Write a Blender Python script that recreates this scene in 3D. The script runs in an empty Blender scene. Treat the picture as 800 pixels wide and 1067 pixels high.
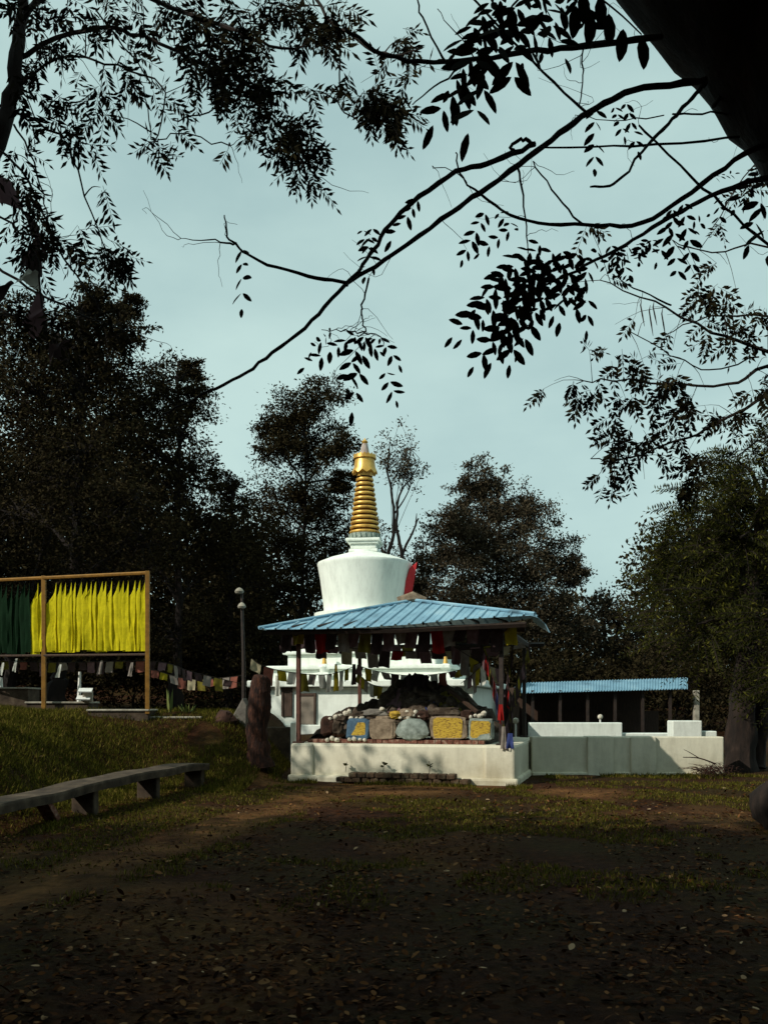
import bpy, math, random
import numpy as np
from mathutils import Vector, noise, Matrix
random.seed(7); rng = np.random.default_rng(7)
sc = bpy.context.scene
C = bpy.data.collections.new('place'); sc.collection.children.link(C)
F = 950.0; HZ = 735.0; EYE = 1.6
def P(px, py, D):                       # where a sight line reaches depth D
    return Vector(((px-400)/F*D, D, EYE+(HZ-py)/F*D))
def S(t):
    t = max(0.0, min(1.0, t)); return t*t*(3-2*t)

# ---------------------------------------------------------------- materials
def mat(name, build):
    m = bpy.data.materials.new(name); m.use_nodes = True
    nt = m.node_tree; b = nt.nodes['Principled BSDF']; build(nt, b); return m
def N(nt, t, **k):
    n = nt.nodes.new(t)
    for a, v in k.items(): setattr(n, a, v)
    return n
def ramp(nt, fac, stops):
    r = N(nt, 'ShaderNodeValToRGB'); e = r.color_ramp.elements
    while len(e) < len(stops): e.new(0.5)
    for i, (p, c) in enumerate(stops):
        e[i].position = p; e[i].color = (*c, 1)
    nt.links.new(fac, r.inputs[0]); return r.outputs[0]
def nz(nt, scale, detail=6, rough=.6, coord='Object', stretch=None):
    tc = N(nt, 'ShaderNodeTexCoord'); n = N(nt, 'ShaderNodeTexNoise')
    n.inputs['Scale'].default_value = scale; n.inputs['Detail'].default_value = detail; n.inputs['Roughness'].default_value = rough
    src = tc.outputs[coord]
    if stretch:
        mp = N(nt, 'ShaderNodeMapping'); mp.inputs['Scale'].default_value = stretch
        nt.links.new(src, mp.inputs[0]); src = mp.outputs[0]
    nt.links.new(src, n.inputs['Vector']); return n.outputs['Fac']
def bump(nt, b, h, dist, strength=.6):
    u = N(nt, 'ShaderNodeBump'); u.inputs['Strength'].default_value = strength; u.inputs['Distance'].default_value = dist
    nt.links.new(h, u.inputs['Height']); nt.links.new(u.outputs[0], b.inputs['Normal'])
def m_noise(name, stops, scale=3, rough=.8, bd=.01, bs=None, metallic=0, stretch=None, spec=.3):
    def f(nt, b):
        nt.links.new(ramp(nt, nz(nt, scale, stretch=stretch), stops), b.inputs['Base Color'])
        b.inputs['Roughness'].default_value = rough; b.inputs['Metallic'].default_value = metallic
        b.inputs['Specular IOR Level'].default_value = spec
        if bd: bump(nt, b, nz(nt, bs or scale*4, stretch=stretch), bd)
    return mat(name, f)
def m_leaf(name, stops, trans=.25, rough=.6, spec=.25):
    def f(nt, b):
        g = N(nt, 'ShaderNodeNewGeometry')
        col = ramp(nt, g.outputs['Random Per Island'], stops)
        nt.links.new(col, b.inputs['Base Color']); b.inputs['Roughness'].default_value = rough
        b.inputs['Specular IOR Level'].default_value = spec*.25
        t = N(nt, 'ShaderNodeBsdfTranslucent'); nt.links.new(col, t.inputs[0])
        mx = N(nt, 'ShaderNodeMixShader'); mx.inputs[0].default_value = trans
        nt.links.new(b.outputs[0], mx.inputs[1]); nt.links.new(t.outputs[0], mx.inputs[2])
        nt.links.new(mx.outputs[0], nt.nodes['Material Output'].inputs[0])
    return mat(name, f)
def m_cloth(name, c, var=.25):
    def f(nt, b):
        d = tuple(x*(1-var) for x in c); l = tuple(min(1, x*(1+var*.6)) for x in c)
        col = ramp(nt, nz(nt, 9, 4), [(.3, d), (.7, l)])
        nt.links.new(col, b.inputs['Base Color']); b.inputs['Roughness'].default_value = .85
        b.inputs['Specular IOR Level'].default_value = .1
        t = N(nt, 'ShaderNodeBsdfTranslucent'); nt.links.new(col, t.inputs[0])
        mx = N(nt, 'ShaderNodeMixShader'); mx.inputs[0].default_value = .3
        nt.links.new(b.outputs[0], mx.inputs[1]); nt.links.new(t.outputs[0], mx.inputs[2])
        nt.links.new(mx.outputs[0], nt.nodes['Material Output'].inputs[0])
    return mat(name, f)
def f_plaster(base, dirt, z0, z1, amt=.55):
    def f(nt, b):
        n1 = nz(nt, .9, 8, .65); n2 = nz(nt, 5, 6, .7, stretch=(1, 1, .25))
        c1 = ramp(nt, n2, [(.25, tuple(x*.72 for x in base)), (.5, tuple(x*.93 for x in base)), (.65, base)])
        geo = N(nt, 'ShaderNodeNewGeometry'); sp = N(nt, 'ShaderNodeSeparateXYZ'); nt.links.new(geo.outputs['Position'], sp.inputs[0])
        mr = N(nt, 'ShaderNodeMapRange'); mr.inputs['From Min'].default_value = z0; mr.inputs['From Max'].default_value = z1
        mr.inputs['To Min'].default_value = .75; mr.inputs['To Max'].default_value = .12
        nt.links.new(sp.outputs[2], mr.inputs[0])
        ml = N(nt, 'ShaderNodeMath', operation='MULTIPLY'); nt.links.new(mr.outputs[0], ml.inputs[0])
        st = ramp(nt, n1, [(.38, (0, 0, 0)), (.68, (1, 1, 1))]); nt.links.new(st, ml.inputs[1])
        m2 = N(nt, 'ShaderNodeMath', operation='MULTIPLY'); nt.links.new(ml.outputs[0], m2.inputs[0]); m2.inputs[1].default_value = amt*1.6
        mx = N(nt, 'ShaderNodeMixRGB'); nt.links.new(m2.outputs[0], mx.inputs[0]); nt.links.new(c1, mx.inputs[1]); mx.inputs[2].default_value = (*dirt, 1)
        nt.links.new(mx.outputs[0], b.inputs['Base Color']); b.inputs['Roughness'].default_value = .85
        b.inputs['Specular IOR Level'].default_value = .2
        bump(nt, b, nz(nt, 14, 6), .012, .5)
    return f
M = {}
M['plaster'] = mat('aged_white_plaster', f_plaster((.70, .66, .52), (.22, .16, .07), .05, .75))
M['plaster_clean'] = mat('whitewash', f_plaster((.82, .87, .80), (.45, .45, .38), .6, 3.5, .3))
M['concrete'] = m_noise('mossy_concrete', [(.3, (.016, .010, .006)), (.55, (.06, .041, .026)), (.8, (.14, .105, .07))], 4, .9, .01)
M['concrete_pale'] = m_noise('pale_concrete', [(.3, (.16, .14, .11)), (.7, (.38, .35, .28))], 5, .9, .008)
M['moss_brick'] = m_noise('mossy_brick', [(.3, (.02, .014, .008)), (.5, (.07, .04, .022)), (.75, (.13, .11, .07))], 7, .95, .02)
M['brick'] = m_noise('red_brick', [(.3, (.05, .02, .012)), (.5, (.16, .06, .04)), (.75, (.30, .24, .18))], 12, .9, .01)
M['bluemetal'] = m_noise('blue_painted_sheet', [(.28, (.07, .13, .17)), (.4, (.14, .27, .36)), (.55, (.19, .35, .45)), (.75, (.29, .43, .50))], 1.9, .5, .004, 9, spec=.4, stretch=(1, .45, 1))
M['ironwork'] = m_noise('dark_painted_iron', [(.3, (.012, .009, .008)), (.7, (.04, .026, .02))], 12, .6, .002)
M['rustpost'] = m_noise('rust_brown_pillar', [(.3, (.05, .018, .012)), (.7, (.12, .045, .03))], 12, .7, .002)
M['gold'] = m_noise('gold_paint', [(.25, (.30, .14, .025)), (.5, (.62, .36, .07)), (.8, (.80, .52, .13))], 4, .38, .003, 14, metallic=.35, spec=.5)
M['goldgap'] = m_noise('dark_gilt_groove', [(.3, (.08, .03, .01)), (.7, (.16, .07, .02))], 8, .6, 0)
M['greycrest'] = m_noise('grey_green_paint', [(.3, (.16, .2, .17)), (.7, (.34, .40, .34))], 10, .7, .003)
M['pinkstone'] = m_noise('faded_pink_paint', [(.3, (.25, .2, .18)), (.7, (.45, .38, .33))], 10, .7, .003)
M['red'] = m_noise('red_paint', [(.3, (.38, .015, .02)), (.7, (.55, .03, .035))], 5, .6, .002)
M['brownpaint'] = m_noise('brown_wood', [(.3, (.03, .018, .012)), (.7, (.08, .045, .03))], 6, .7, .004, stretch=(4, 4, .6))
M['doorpaint'] = m_noise('grey_brown_door', [(.3, (.16, .13, .10)), (.7, (.24, .20, .16))], 4, .6, .002)
M['yellowpost'] = m_noise('orange_yellow_paint', [(.3, (.15, .07, .01)), (.7, (.28, .135, .02))], 8, .55, .002)
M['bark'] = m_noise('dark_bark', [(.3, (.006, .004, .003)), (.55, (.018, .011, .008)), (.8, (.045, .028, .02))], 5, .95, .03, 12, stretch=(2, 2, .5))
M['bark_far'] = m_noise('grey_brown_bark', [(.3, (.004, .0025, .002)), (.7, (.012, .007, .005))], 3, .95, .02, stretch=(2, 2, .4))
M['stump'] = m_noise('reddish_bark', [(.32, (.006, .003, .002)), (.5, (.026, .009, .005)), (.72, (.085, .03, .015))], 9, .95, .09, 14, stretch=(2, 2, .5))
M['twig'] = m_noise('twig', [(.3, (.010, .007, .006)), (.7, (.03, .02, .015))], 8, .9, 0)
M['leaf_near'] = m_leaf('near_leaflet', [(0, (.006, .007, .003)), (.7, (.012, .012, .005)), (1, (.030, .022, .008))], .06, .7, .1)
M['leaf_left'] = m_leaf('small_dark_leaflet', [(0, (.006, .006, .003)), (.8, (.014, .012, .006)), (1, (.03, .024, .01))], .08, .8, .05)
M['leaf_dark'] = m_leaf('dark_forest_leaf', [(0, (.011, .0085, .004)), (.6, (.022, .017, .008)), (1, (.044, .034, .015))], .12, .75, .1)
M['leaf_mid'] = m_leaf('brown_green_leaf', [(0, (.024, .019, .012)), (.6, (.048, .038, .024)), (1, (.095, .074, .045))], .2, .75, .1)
M['leaf_green'] = m_leaf('olive_green_leaf', [(0, (.008, .009, .003)), (.6, (.022, .023, .004)), (.9, (.045, .046, .007)), (1, (.12, .11, .016))], .2, .6, .2)
M['grass'] = m_leaf('grass_blade', [(0, (.034, .028, .005)), (.6, (.070, .068, .009)), (.85, (.125, .112, .016)), (1, (.22, .15, .045))], .25, .8, .1)
M['agave'] = m_leaf('agave_leaf', [(0, (.06, .10, .03)), (1, (.14, .16, .05))], .1, .5, .3)
M['litter'] = m_leaf('dry_leaf', [(0, (.009, .003, .001)), (.5, (.032, .011, .004)), (.85, (.085, .032, .010)), (.98, (.17, .08, .03)), (1, (.36, .25, .15))], .1, .8, .15)
M['rock'] = m_noise('dark_rubble', [(.3, (.014, .009, .006)), (.5, (.05, .034, .022)), (.72, (.15, .12, .09))], 6, .95, .05)
M['greyrock'] = m_noise('blue_grey_stone', [(.3, (.10, .12, .10)), (.6, (.26, .30, .27)), (.8, (.40, .42, .36))], 9, .9, .02)
M['brownrock'] = m_noise('brown_slab', [(.3, (.10, .07, .045)), (.7, (.30, .23, .16))], 8, .9, .02)
M['pebble'] = m_noise('pale_pebble', [(.3, (.38, .34, .26)), (.7, (.66, .62, .52))], 12, .85, .01)
M['redrock'] = m_noise('red_brown_stone', [(.3, (.018, .008, .005)), (.7, (.06, .026, .016))], 5, .95, .03)
M['paleslab'] = m_noise('weathered_grey_slab', [(.3, (.08, .07, .06)), (.7, (.22, .20, .17))], 5, .95, .02)
def f_tablet(nt, b):
    n = nz(nt, 16, 5, .6, stretch=(1, 1, 2.2))
    nt.links.new(ramp(nt, n, [(.36, (.10, .05, .012)), (.46, (.40, .25, .02)), (.75, (.55, .37, .035))]), b.inputs['Base Color'])
    b.inputs['Roughness'].default_value = .8; bump(nt, b, n, .03, .8)
M['yellowpaint'] = mat('yellow_painted_carving', f_tablet)
M['bluepaint'] = m_noise('blue_painted_stone', [(.3, (.03, .06, .10)), (.7, (.08, .15, .22))], 9, .85, .01)
M['whiteplain'] = m_noise('white_paint', [(.3, (.6, .6, .56)), (.7, (.78, .78, .74))], 8, .7, .002)
def f_ground(nt, b):
    g = N(nt, 'ShaderNodeNewGeometry')
    def n(scale, d=8, r=.65):
        t = N(nt, 'ShaderNodeTexNoise'); t.inputs['Scale'].default_value = scale; t.inputs['Detail'].default_value = d; t.inputs['Roughness'].default_value = r
        nt.links.new(g.outputs['Position'], t.inputs['Vector']); return t.outputs['Fac']
    soil = ramp(nt, n(7, 12, .75), [(.3, (.008, .002, .0008)), (.5, (.032, .010, .0032)), (.72, (.085, .031, .009))])
    green = ramp(nt, n(11), [(.3, (.013, .006, .0015)), (.7, (.050, .030, .005))])
    mx = N(nt, 'ShaderNodeMixRGB'); nt.links.new(ramp(nt, n(.42, 5), [(.42, (0, 0, 0)), (.58, (1, 1, 1))]), mx.inputs[0])
    nt.links.new(soil, mx.inputs[1]); nt.links.new(green, mx.inputs[2])
    # worn ochre track bared by feet, plus sun patches painted into the colour
    at = N(nt, 'ShaderNodeAttribute'); at.attribute_name = 'worn_and_sunlit'
    m2 = N(nt, 'ShaderNodeMixRGB'); nt.links.new(mx.outputs[0], m2.inputs[1])
    w = N(nt, 'ShaderNodeMath', operation='MULTIPLY'); nt.links.new(at.outputs['Fac'], w.inputs[0]); nt.links.new(ramp(nt, n(1.7), [(.35, (.1, .1, .1)), (.6, (1, 1, 1))]), w.inputs[1])
    nt.links.new(w.outputs[0], m2.inputs[0])
    nt.links.new(ramp(nt, n(9, 12, .75), [(.3, (.09, .034, .010)), (.7, (.36, .17, .06))]), m2.inputs[2])
    nt.links.new(m2.outputs[0], b.inputs['Base Color']); b.inputs['Roughness'].default_value = .95; b.inputs['Specular IOR Level'].default_value = .1
    bump(nt, b, n(14, 12, .75), .07, 1.0)
M['ground'] = mat('leafy_soil', f_ground)

CL = {n_: m_cloth('cloth_'+n_, c) for n_, c in dict(yellow=(.36, .28, .02), brightyellow=(.62, .54, .012), white=(.62, .62, .55), red=(.32, .016, .014), green=(.03, .10, .04), darkgreen=(.005, .022, .008), blue=(.05, .07, .22), mauve=(.17, .10, .11), grey=(.27, .23, .20), olive=(.17, .14, .025), pink=(.26, .09, .065), dark=(.055, .035, .035), cream=(.42, .36, .23)).items()}
# ---------------------------------------------------------------- object helpers
def tag(o, label=None, cat=None, group=None, kind=None):
    if label: o['label'] = label
    if cat: o['category'] = cat
    if group: o['group'] = group
    if kind: o['kind'] = kind
    return o
def thing(name, loc, label, cat, group=None):
    o = bpy.data.objects.new(name, None); C.objects.link(o); o.location = loc; o.empty_display_size = .2
    return tag(o, label, cat, group)
class MB:
    def __init__(s): s.v = []; s.f = []; s.mi = []
    def add(s, vs, fs, mi=0):
        n = len(s.v); s.v += [tuple(v) for v in vs]; s.f += [tuple(i+n for i in f) for f in fs]; s.mi += [mi]*len(fs); return s
    def box(s, c, sx, sy, sz, rot=0, tilt=None, mi=0, ch=0.0):
        R = Matrix.Rotation(rot, 3, 'Z')
        if tilt: R = R @ Matrix.Rotation(tilt[1], 3, tilt[0])
        c = Vector(c); vs = []
        for z in (-1, 1):
            for x, y in ((-1, -1), (1, -1), (1, 1), (-1, 1)):
                k = 1-ch if z > 0 else 1
                vs.append(c+R@Vector((x*sx/2*k, y*sy/2*k, z*sz/2)))
        return s.add(vs, [(3, 2, 1, 0), (4, 5, 6, 7), (0, 1, 5, 4), (1, 2, 6, 5), (2, 3, 7, 6), (3, 0, 4, 7)], mi)
    def tube(s, pts, rad, n=8, mi=0, wob=0.0):
        pts = [Vector(p) for p in pts]; up = Vector((.13, .21, 1)); rings = []
        d0 = (pts[1]-pts[0]).normalized(); a = d0.cross(up)
        if a.length < .05: a = d0.cross(Vector((1, 0, 0)))
        a.normalize(); base = len(s.v); vs = []
        for i, p in enumerate(pts):
            d = (pts[min(i+1, len(pts)-1)]-pts[max(i-1, 0)]).normalized()
            a = (a-d*a.dot(d)).normalized(); b = d.cross(a)
            r = rad[i] if hasattr(rad, '__len__') else rad
            for k in range(n):
                t = 2*math.pi*k/n; rr = r
                if wob: rr = r*(1+wob*noise.noise(Vector((math.cos(t)*1.7, math.sin(t)*1.7, i*.45+base*.01))))
                vs.append(p+(a*math.cos(t)+b*math.sin(t))*rr)
        fs = []
        for i in range(len(pts)-1):
            for k in range(n):
                k2 = (k+1) % n; fs.append((i*n+k, i*n+k2, (i+1)*n+k2, (i+1)*n+k))
        fs.append(tuple(range(n-1, -1, -1))); fs.append(tuple((len(pts)-1)*n+k for k in range(n)))
        return s.add(vs, fs, mi)
    def lathe(s, prof, c=(0, 0, 0), n=48, mi=0):
        c = Vector(c); vs = []; fs = []
        for r, z in prof:
            for k in range(n):
                t = 2*math.pi*k/n; vs.append(c+Vector((r*math.cos(t), r*math.sin(t), z)))
        for i in range(len(prof)-1):
            for k in range(n):
                k2 = (k+1) % n; fs.append((i*n+k, i*n+k2, (i+1)*n+k2, (i+1)*n+k))
        fs.append(tuple(range(n-1, -1, -1))); fs.append(tuple((len(prof)-1)*n+k for k in range(n)))
        return s.add(vs, fs, mi)
    def build(s, name, m, parent=None, smooth=False, bevel=0, origin=None):
        me = bpy.data.meshes.new(name)
        org = Vector(origin) if origin is not None else (Vector(parent.matrix_world.translation) if False else (parent['_o'] if False else Vector((0, 0, 0))))
        if parent is not None: org = worldloc(parent)
        elif origin is None:
            a = np.array(s.v); org = Vector((float(a[:, 0].mean()), float(a[:, 1].mean()), float(a[:, 2].min())))
        a = np.array(s.v, dtype=float)-np.array(org)
        me.from_pydata(a.tolist(), [], s.f)
        ms = m if isinstance(m, (list, tuple)) else [m]
        for q in ms: me.materials.append(q)
        if len(ms) > 1: me.polygons.foreach_set('material_index', s.mi)
        if smooth: me.polygons.foreach_set('use_smooth', [True]*len(me.polygons))
        me.update()
        if smooth: me.set_sharp_from_angle(angle=math.radians(38))
        o = bpy.data.objects.new(name, me); C.objects.link(o)
        if parent is not None: o.parent = parent
        else: o.location = org
        if bevel:
            bv = o.modifiers.new('bevel', 'BEVEL'); bv.width = bevel; bv.segments = 2; bv.limit_method = 'ANGLE'
        return o
def worldloc(o):
    v = Vector(o.location)
    while o.parent: o = o.parent; v += Vector(o.location)
    return v
def dup(o, loc, rot=None, scale=None, label=None, group=None):
    c = o.copy(); C.objects.link(c); c.location = loc
    if rot is not None: c.rotation_euler = rot
    if scale is not None: c.scale = scale
    if label: c['label'] = label
    if group: c['group'] = group
    for ch in o.children:
        d = ch.copy(); C.objects.link(d); d.parent = c
    return c

# ---------------------------------------------------------------- terrain
def ground_z(x, y, rough=True):
    a = S(.36*(-4.45-x))*S((y-8)/5)
    b = S((y-17.4)/3.4)*S((-1.9-x)/1.7)
    h = 1.42*(a+b-a*b)
    c = .72*S((y-22)/4)*(1-.65*S((x-3)/3))
    z = max(h, c)+.085*max(0, min(y, 90)-36)*(1 if y < 90 else 1)
    if rough and y < 60:
        k = .5 if (x > -1.9 and y > 17) else 1
        z += k*(.055*noise.noise(Vector((x*.7, y*.7, 0)))+.025*noise.noise(Vector((x*2.3, y*2.3, 4))))
        if x < -4.3 and y > 11: z += .10*noise.noise(Vector((x*1.1, y*1.1, 9)))
    return z
def worn_and_sunlit(x, y):
    w = 0
    px_ = -3.9+(y-4)*.22                                    # the track that runs in from the lower left
    w = max(w, .55*(1-S(abs(x-px_)/.9))*(1 if y < 19 else 0))
    w = max(w, .9*(1-S(math.hypot((x+2.3)/.9, (y-18.6)/1.1))))  # sunlit ground near the plinth, painted as paler ellipses
    w = max(w, .9*(1-S(math.hypot((x-3.6)/1.5, (y-16.8)/1.9))))
    w = max(w, .85*(1-S(math.hypot((x+.3)/2.6, (y-16.6)/1.0))))
    w = max(w, .8*(1-S(math.hypot((x-.5)/3.5, (y-18.0)/.8))))
    w = max(w, .28*S((noise.noise(Vector((x*.5, y*.35, 21)))-.12)/.3)*(1 if y < 16 else 0))
    return w
def lines(segs):
    out = []
    for a, b, st in segs: out += list(np.arange(a, b, st))
    return out
gx = lines([(-420, -60, 30), (-60, -14, 2), (-14, 12, .16), (12, 60, 2), (60, 421, 30)])
gy = lines([(-60, -8, 4), (-8, 3, 1), (3, 26, .16), (26, 60, 1.2), (60, 120, 5), (120, 900, 60)])
vs = [(x, y, ground_z(x, y)) for y in gy for x in gx]
nx = len(gx); fs = [(j*nx+i, j*nx+i+1, (j+1)*nx+i+1, (j+1)*nx+i) for j in range(len(gy)-1) for i in range(nx-1)]
me = bpy.data.meshes.new('ground'); me.from_pydata(vs, [], fs); me.materials.append(M['ground'])
me.polygons.foreach_set('use_smooth', [True]*len(fs))
at = me.attributes.new('worn_and_sunlit', 'FLOAT', 'POINT'); at.data.foreach_set('value', [worn_and_sunlit(v[0], v[1]) for v in vs])
g = bpy.data.objects.new('ground', me); C.objects.link(g); tag(g, 'dark leaf-strewn earth rising to a grassy bank on the left', kind='structure')

# ---------------------------------------------------------------- leaves
def leaf_mesh(name, pos, dirs, nrm, L, W, m, parent=None, origin=(0, 0, 0), quad=True):
    """pos,dirs,nrm: (n,3) arrays; L,W: (n,). One pointed leaf face each"""
    pos = np.asarray(pos); n = len(pos)
    side = np.cross(dirs, nrm); side /= (np.linalg.norm(side, axis=1, keepdims=True)+1e-9)
    L = np.broadcast_to(L, n)[:, None]; W = np.broadcast_to(W, n)[:, None]
    if quad:
        v = np.stack([pos, pos+dirs*L*.45+side*W*.5, pos+dirs*L, pos+dirs*L*.45-side*W*.5], 1); k = 4
    else:
        nn = np.cross(side, dirs); q = []
        for a, w_, d_ in ((0, .0, 0), (.12, .5, .02), (.38, 1, .03), (.68, .9, .02), (.9, .45, -.02), (1, 0, -.05), (.9, -.45, -.02), (.68, -.9, .02), (.38, -1, .03), (.12, -.5, .02)):
            q.append(pos+dirs*L*a+side*W*.5*w_+nn*L*d_)
        v = np.stack(q, 1); k = 10
    v = v.reshape(-1, 3)-np.array(origin)
    me = bpy.data.meshes.new(name); me.vertices.add(n*k); me.vertices.foreach_set('co', v.ravel())
    me.loops.add(n*k); me.loops.foreach_set('vertex_index', np.arange(n*k, dtype=np.int32))
    me.polygons.add(n); me.polygons.foreach_set('loop_start', np.arange(0, n*k, k, dtype=np.int32)); me.polygons.foreach_set('loop_total', np.full(n, k, dtype=np.int32))
    me.materials.append(m); me.update(calc_edges=True); me.validate()
    o = bpy.data.objects.new(name, me); C.objects.link(o)
    if parent: o.parent = parent
    return o
def unit(a): return a/(np.linalg.norm(a, axis=1, keepdims=True)+1e-9)
class Sprays:
    """pinnate leaves: a stalk with pairs of oval leaflets"""
    def __init__(s): s.p = []; s.d = []; s.n = []; s.L = []; s.W = []; s.t = []
    def add(s, a, b, pairs, ll, lw, sag=.1, face=None, stalk=.0):
        a = np.array(a, float); b = np.array(b, float); ax = b-a; ln = np.linalg.norm(ax); ax /= ln
        if face is None: face = np.array([random.uniform(-.4, .4), -1, random.uniform(-.3, .3)])
        side = np.cross(ax, face); side /= np.linalg.norm(side)+1e-9; f = np.cross(side, ax)
        pts = []
        for i in range(pairs+1):
            t = stalk+(1-stalk)*(i/pairs); p = a+ax*ln*t+np.array([0, 0, -sag*ln*t*t]); pts.append(p)
            if i == pairs:
                ds = [ax]
            else:
                ds = [ax*.68+side, ax*.68-side]
            for d in ds:
                d = d+f*random.uniform(-.55, .55)+ax*random.uniform(-.22, .35)+np.array([0, 0, -.25]); d /= np.linalg.norm(d)
                nn = f+np.array([random.uniform(-.4, .4) for _ in range(3)])
                k = random.uniform(.72, 1.14)*(1-.3*abs(t-.55))
                if random.random() < .05: continue
                s.p.append(p+d*ll*.07); s.d.append(d); s.n.append(nn); s.L.append(ll*k); s.W.append(lw*k)
        s.t.append([Vector(a)]+[Vector(p) for p in pts])
    def build(s, parent, m, name='leaves', quad=False, origin=(0, 0, 0)):
        return leaf_mesh(name, np.array(s.p), unit(np.array(s.d)), unit(np.array(s.n)), np.array(s.L), np.array(s.W), m, parent, origin, quad)
def smooth_path(pts, n=4):
    pts = [Vector(p) for p in pts]; out = []
    for i in range(len(pts)-1):
        p0 = pts[max(i-1, 0)]; p1 = pts[i]; p2 = pts[i+1]; p3 = pts[min(i+2, len(pts)-1)]
        for k in range(n):
            t = k/n; out.append(.5*((2*p1)+(p2-p0)*t+(2*p0-5*p1+4*p2-p3)*t*t+(3*p1-p0-3*p2+p3)*t**3))
    out.append(pts[-1]); return out
def limb(mb, pts, r0, r1, n=7, sub=4, jit=.0, wob=.0):
    q = smooth_path(pts, sub); L = len(q)
    if jit: q = [p+Vector((random.gauss(0, jit), random.gauss(0, jit), random.gauss(0, jit))) if 0 < i < L-1 else p for i, p in enumerate(q)]
    mb.tube(q, [r0+(r1-r0)*(i/(L-1))**.8 for i in range(L)], n, wob=wob); return q

def blob_tree(name, base, blobs, label, cat='tree', group=None, trunk_r=.2, lean=(0, 0), clumps=16, per=45, leaf=.15, lw=.5, m='leaf_dark', bark='bark_far', spread=.17, droop=.2, twigs=True, fork=None):
    base = Vector(base); root = thing(name, base, label, cat, group)
    if name != 'shade_tree': leaf *= .66; per = int(per*2.1)
    zs = [b[2] for b in blobs]; top = Vector((sum(b[0] for b in blobs)/len(blobs), sum(b[1] for b in blobs)/len(blobs), max(zs)))
    mb = MB(); fork_z = fork if fork else base.z+(min(zs)-base.z)*.75
    trunk = [base+Vector((0, 0, -.3)), base+Vector((random.uniform(-.1, .1), 0, (fork_z-base.z)*.5)), Vector((base.x*.6+top.x*.4, base.y*.6+top.y*.4, fork_z)),
             Vector((top.x, top.y, (fork_z+top.z)/2)), top]
    tq = limb(mb, trunk, trunk_r, trunk_r*.12, 9, 5, trunk_r*.12, .25)
    pos = []; cnts = []
    for (x, y, z, r) in blobs:
        c = Vector((x, y, z)); cand = [p for p in tq if p.z < z-r*.1 and p.z >= fork_z-.3] or [tq[len(tq)//3]]
        s0 = min(cand, key=lambda p: (p-c).length+abs(p.z-(z-r*1.1)))
        mid = (s0+c)/2+Vector((0, 0, r*.15)); rr = max(.02, trunk_r*.3)
        lq = limb(mb, [s0, mid, c], rr, rr*.35, 5, 4, rr*.3)
        for k in range(clumps):
            v = Vector((random.gauss(0, 1), random.gauss(0, 1), random.gauss(0, 1))).normalized()*r*random.uniform(.3, 1.18)**.7
            v.z *= .85; e = c+v
            if twigs: limb(mb, [lq[random.randint(3, len(lq)-1)], c+v*.5+Vector((0, 0, r*.07)), e], rr*.28, rr*.07, 3, 2)
            pos.append(e); cnts.append(int(per*random.uniform(.4, 1.5)*(r if r > 1 else 1)**.0))
    mb.build('trunk', M[bark], root, True)
    pc = np.repeat(np.array([tuple(p) for p in pos]), cnts, axis=0)
    rad = np.repeat(np.array([blobs[i//clumps][3] for i in range(len(pos))]), cnts)
    an = np.repeat(rng.uniform(.45, 1.5, (len(pos), 3))*np.array([1.15, 1, .62]), cnts, axis=0)
    sg = rng.normal(0, 1, pc.shape)*(rad*spread*.86)[:, None]*an
    p = pc+sg; n = len(p)
    d = rng.normal(0, 1, p.shape)+unit(sg)*.6; d[:, 2] -= droop; d = unit(d)
    nn = unit(rng.normal(0, 1, p.shape)+np.array([0, 0, .8]))
    L = leaf*rng.uniform(.6, 1.3, n)
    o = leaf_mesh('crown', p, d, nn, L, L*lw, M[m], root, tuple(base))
    return root

# ---------------------------------------------------------------- stupa
SD = 30.0; k = SD/F; sx = (380-400)*k; 
def zz(py, D=SD): return EYE+(HZ-py)*D/F
yard = .72
st = thing('stupa', (sx, SD, yard), 'white Buddhist stupa with golden ringed spire rising behind the blue roofed pavilion', 'stupa')
ang = math.radians(-14)
mb = MB()
cx0, cw = .15, 6.6
hgt = zz(716, 27)-yard
mb.box((cx0, SD+.2, yard+hgt/2), cw, cw, hgt, ang)
mb.box((cx0, SD+.2, yard+.15), cw+.25, cw+.25, .3, ang)
lvl = yard+hgt
mb.box((cx0, SD+.2, lvl+.11), cw+.5, cw+.5, .2, ang)
lvl += .213
for w, h in ((5.5, .34), (5.75, .12), (4.7, .36), (4.95, .1), (4.1, .36), (3.6, .3), (3.2, .25)):
    mb.box((sx*.4+cx0*.6, SD+.2, lvl+h/2), w, w, h, ang); lvl += h+.002
mb.build('stepped_base', M['plaster_clean'], st, bevel=.03)
zb = lvl
mb = MB()
prof = [(1.62, zb-.3), (1.66, zz(640)), (1.34, zz(638)), (1.35, zz(634)), (1.40, zz(620)), (1.47, zz(604)), (1.545, zz(591)), (1.56, zz(589)), (1.54, zz(587.5)), (1.2, zz(583)), (.62, zz(577.5)), (.54, zz(577)), (.53, zz(575))]
mb.lathe([(r, z) for r, z in prof], (sx, SD, 0), 64)
mb.build('dome', M['plaster_clean'], st, True)
mb = MB()
for w, y0, y1 in ((.94, 577.2, 574), (.84, 573.9, 569), (1.0, 568.8, 566.5), (1.12, 566.3, 563.2)):
    mb.box((sx, SD, (zz(y0)+zz(y1))/2), w, w, zz(y1)-zz(y0), ang*.4)
mb.build('harmika', M['plaster_clean'], st, bevel=.03)
mb = MB()
mb.lathe([(.48, zz(563.2)), (.50, zz(560)), (.50, zz(557))], (sx, SD, 0), 32)
for q in range(20):
    t = 2*math.pi*q/20; mb.box((sx+.51*math.cos(t), SD+.51*math.sin(t), zz(559.8)), .07, .10, .16, t, ch=.5)
mb.build('lotus_crest', M['greycrest'], st)
mb = MB(); prof = []; nr = 12; y0, y1 = 557.0, 497.0
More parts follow.
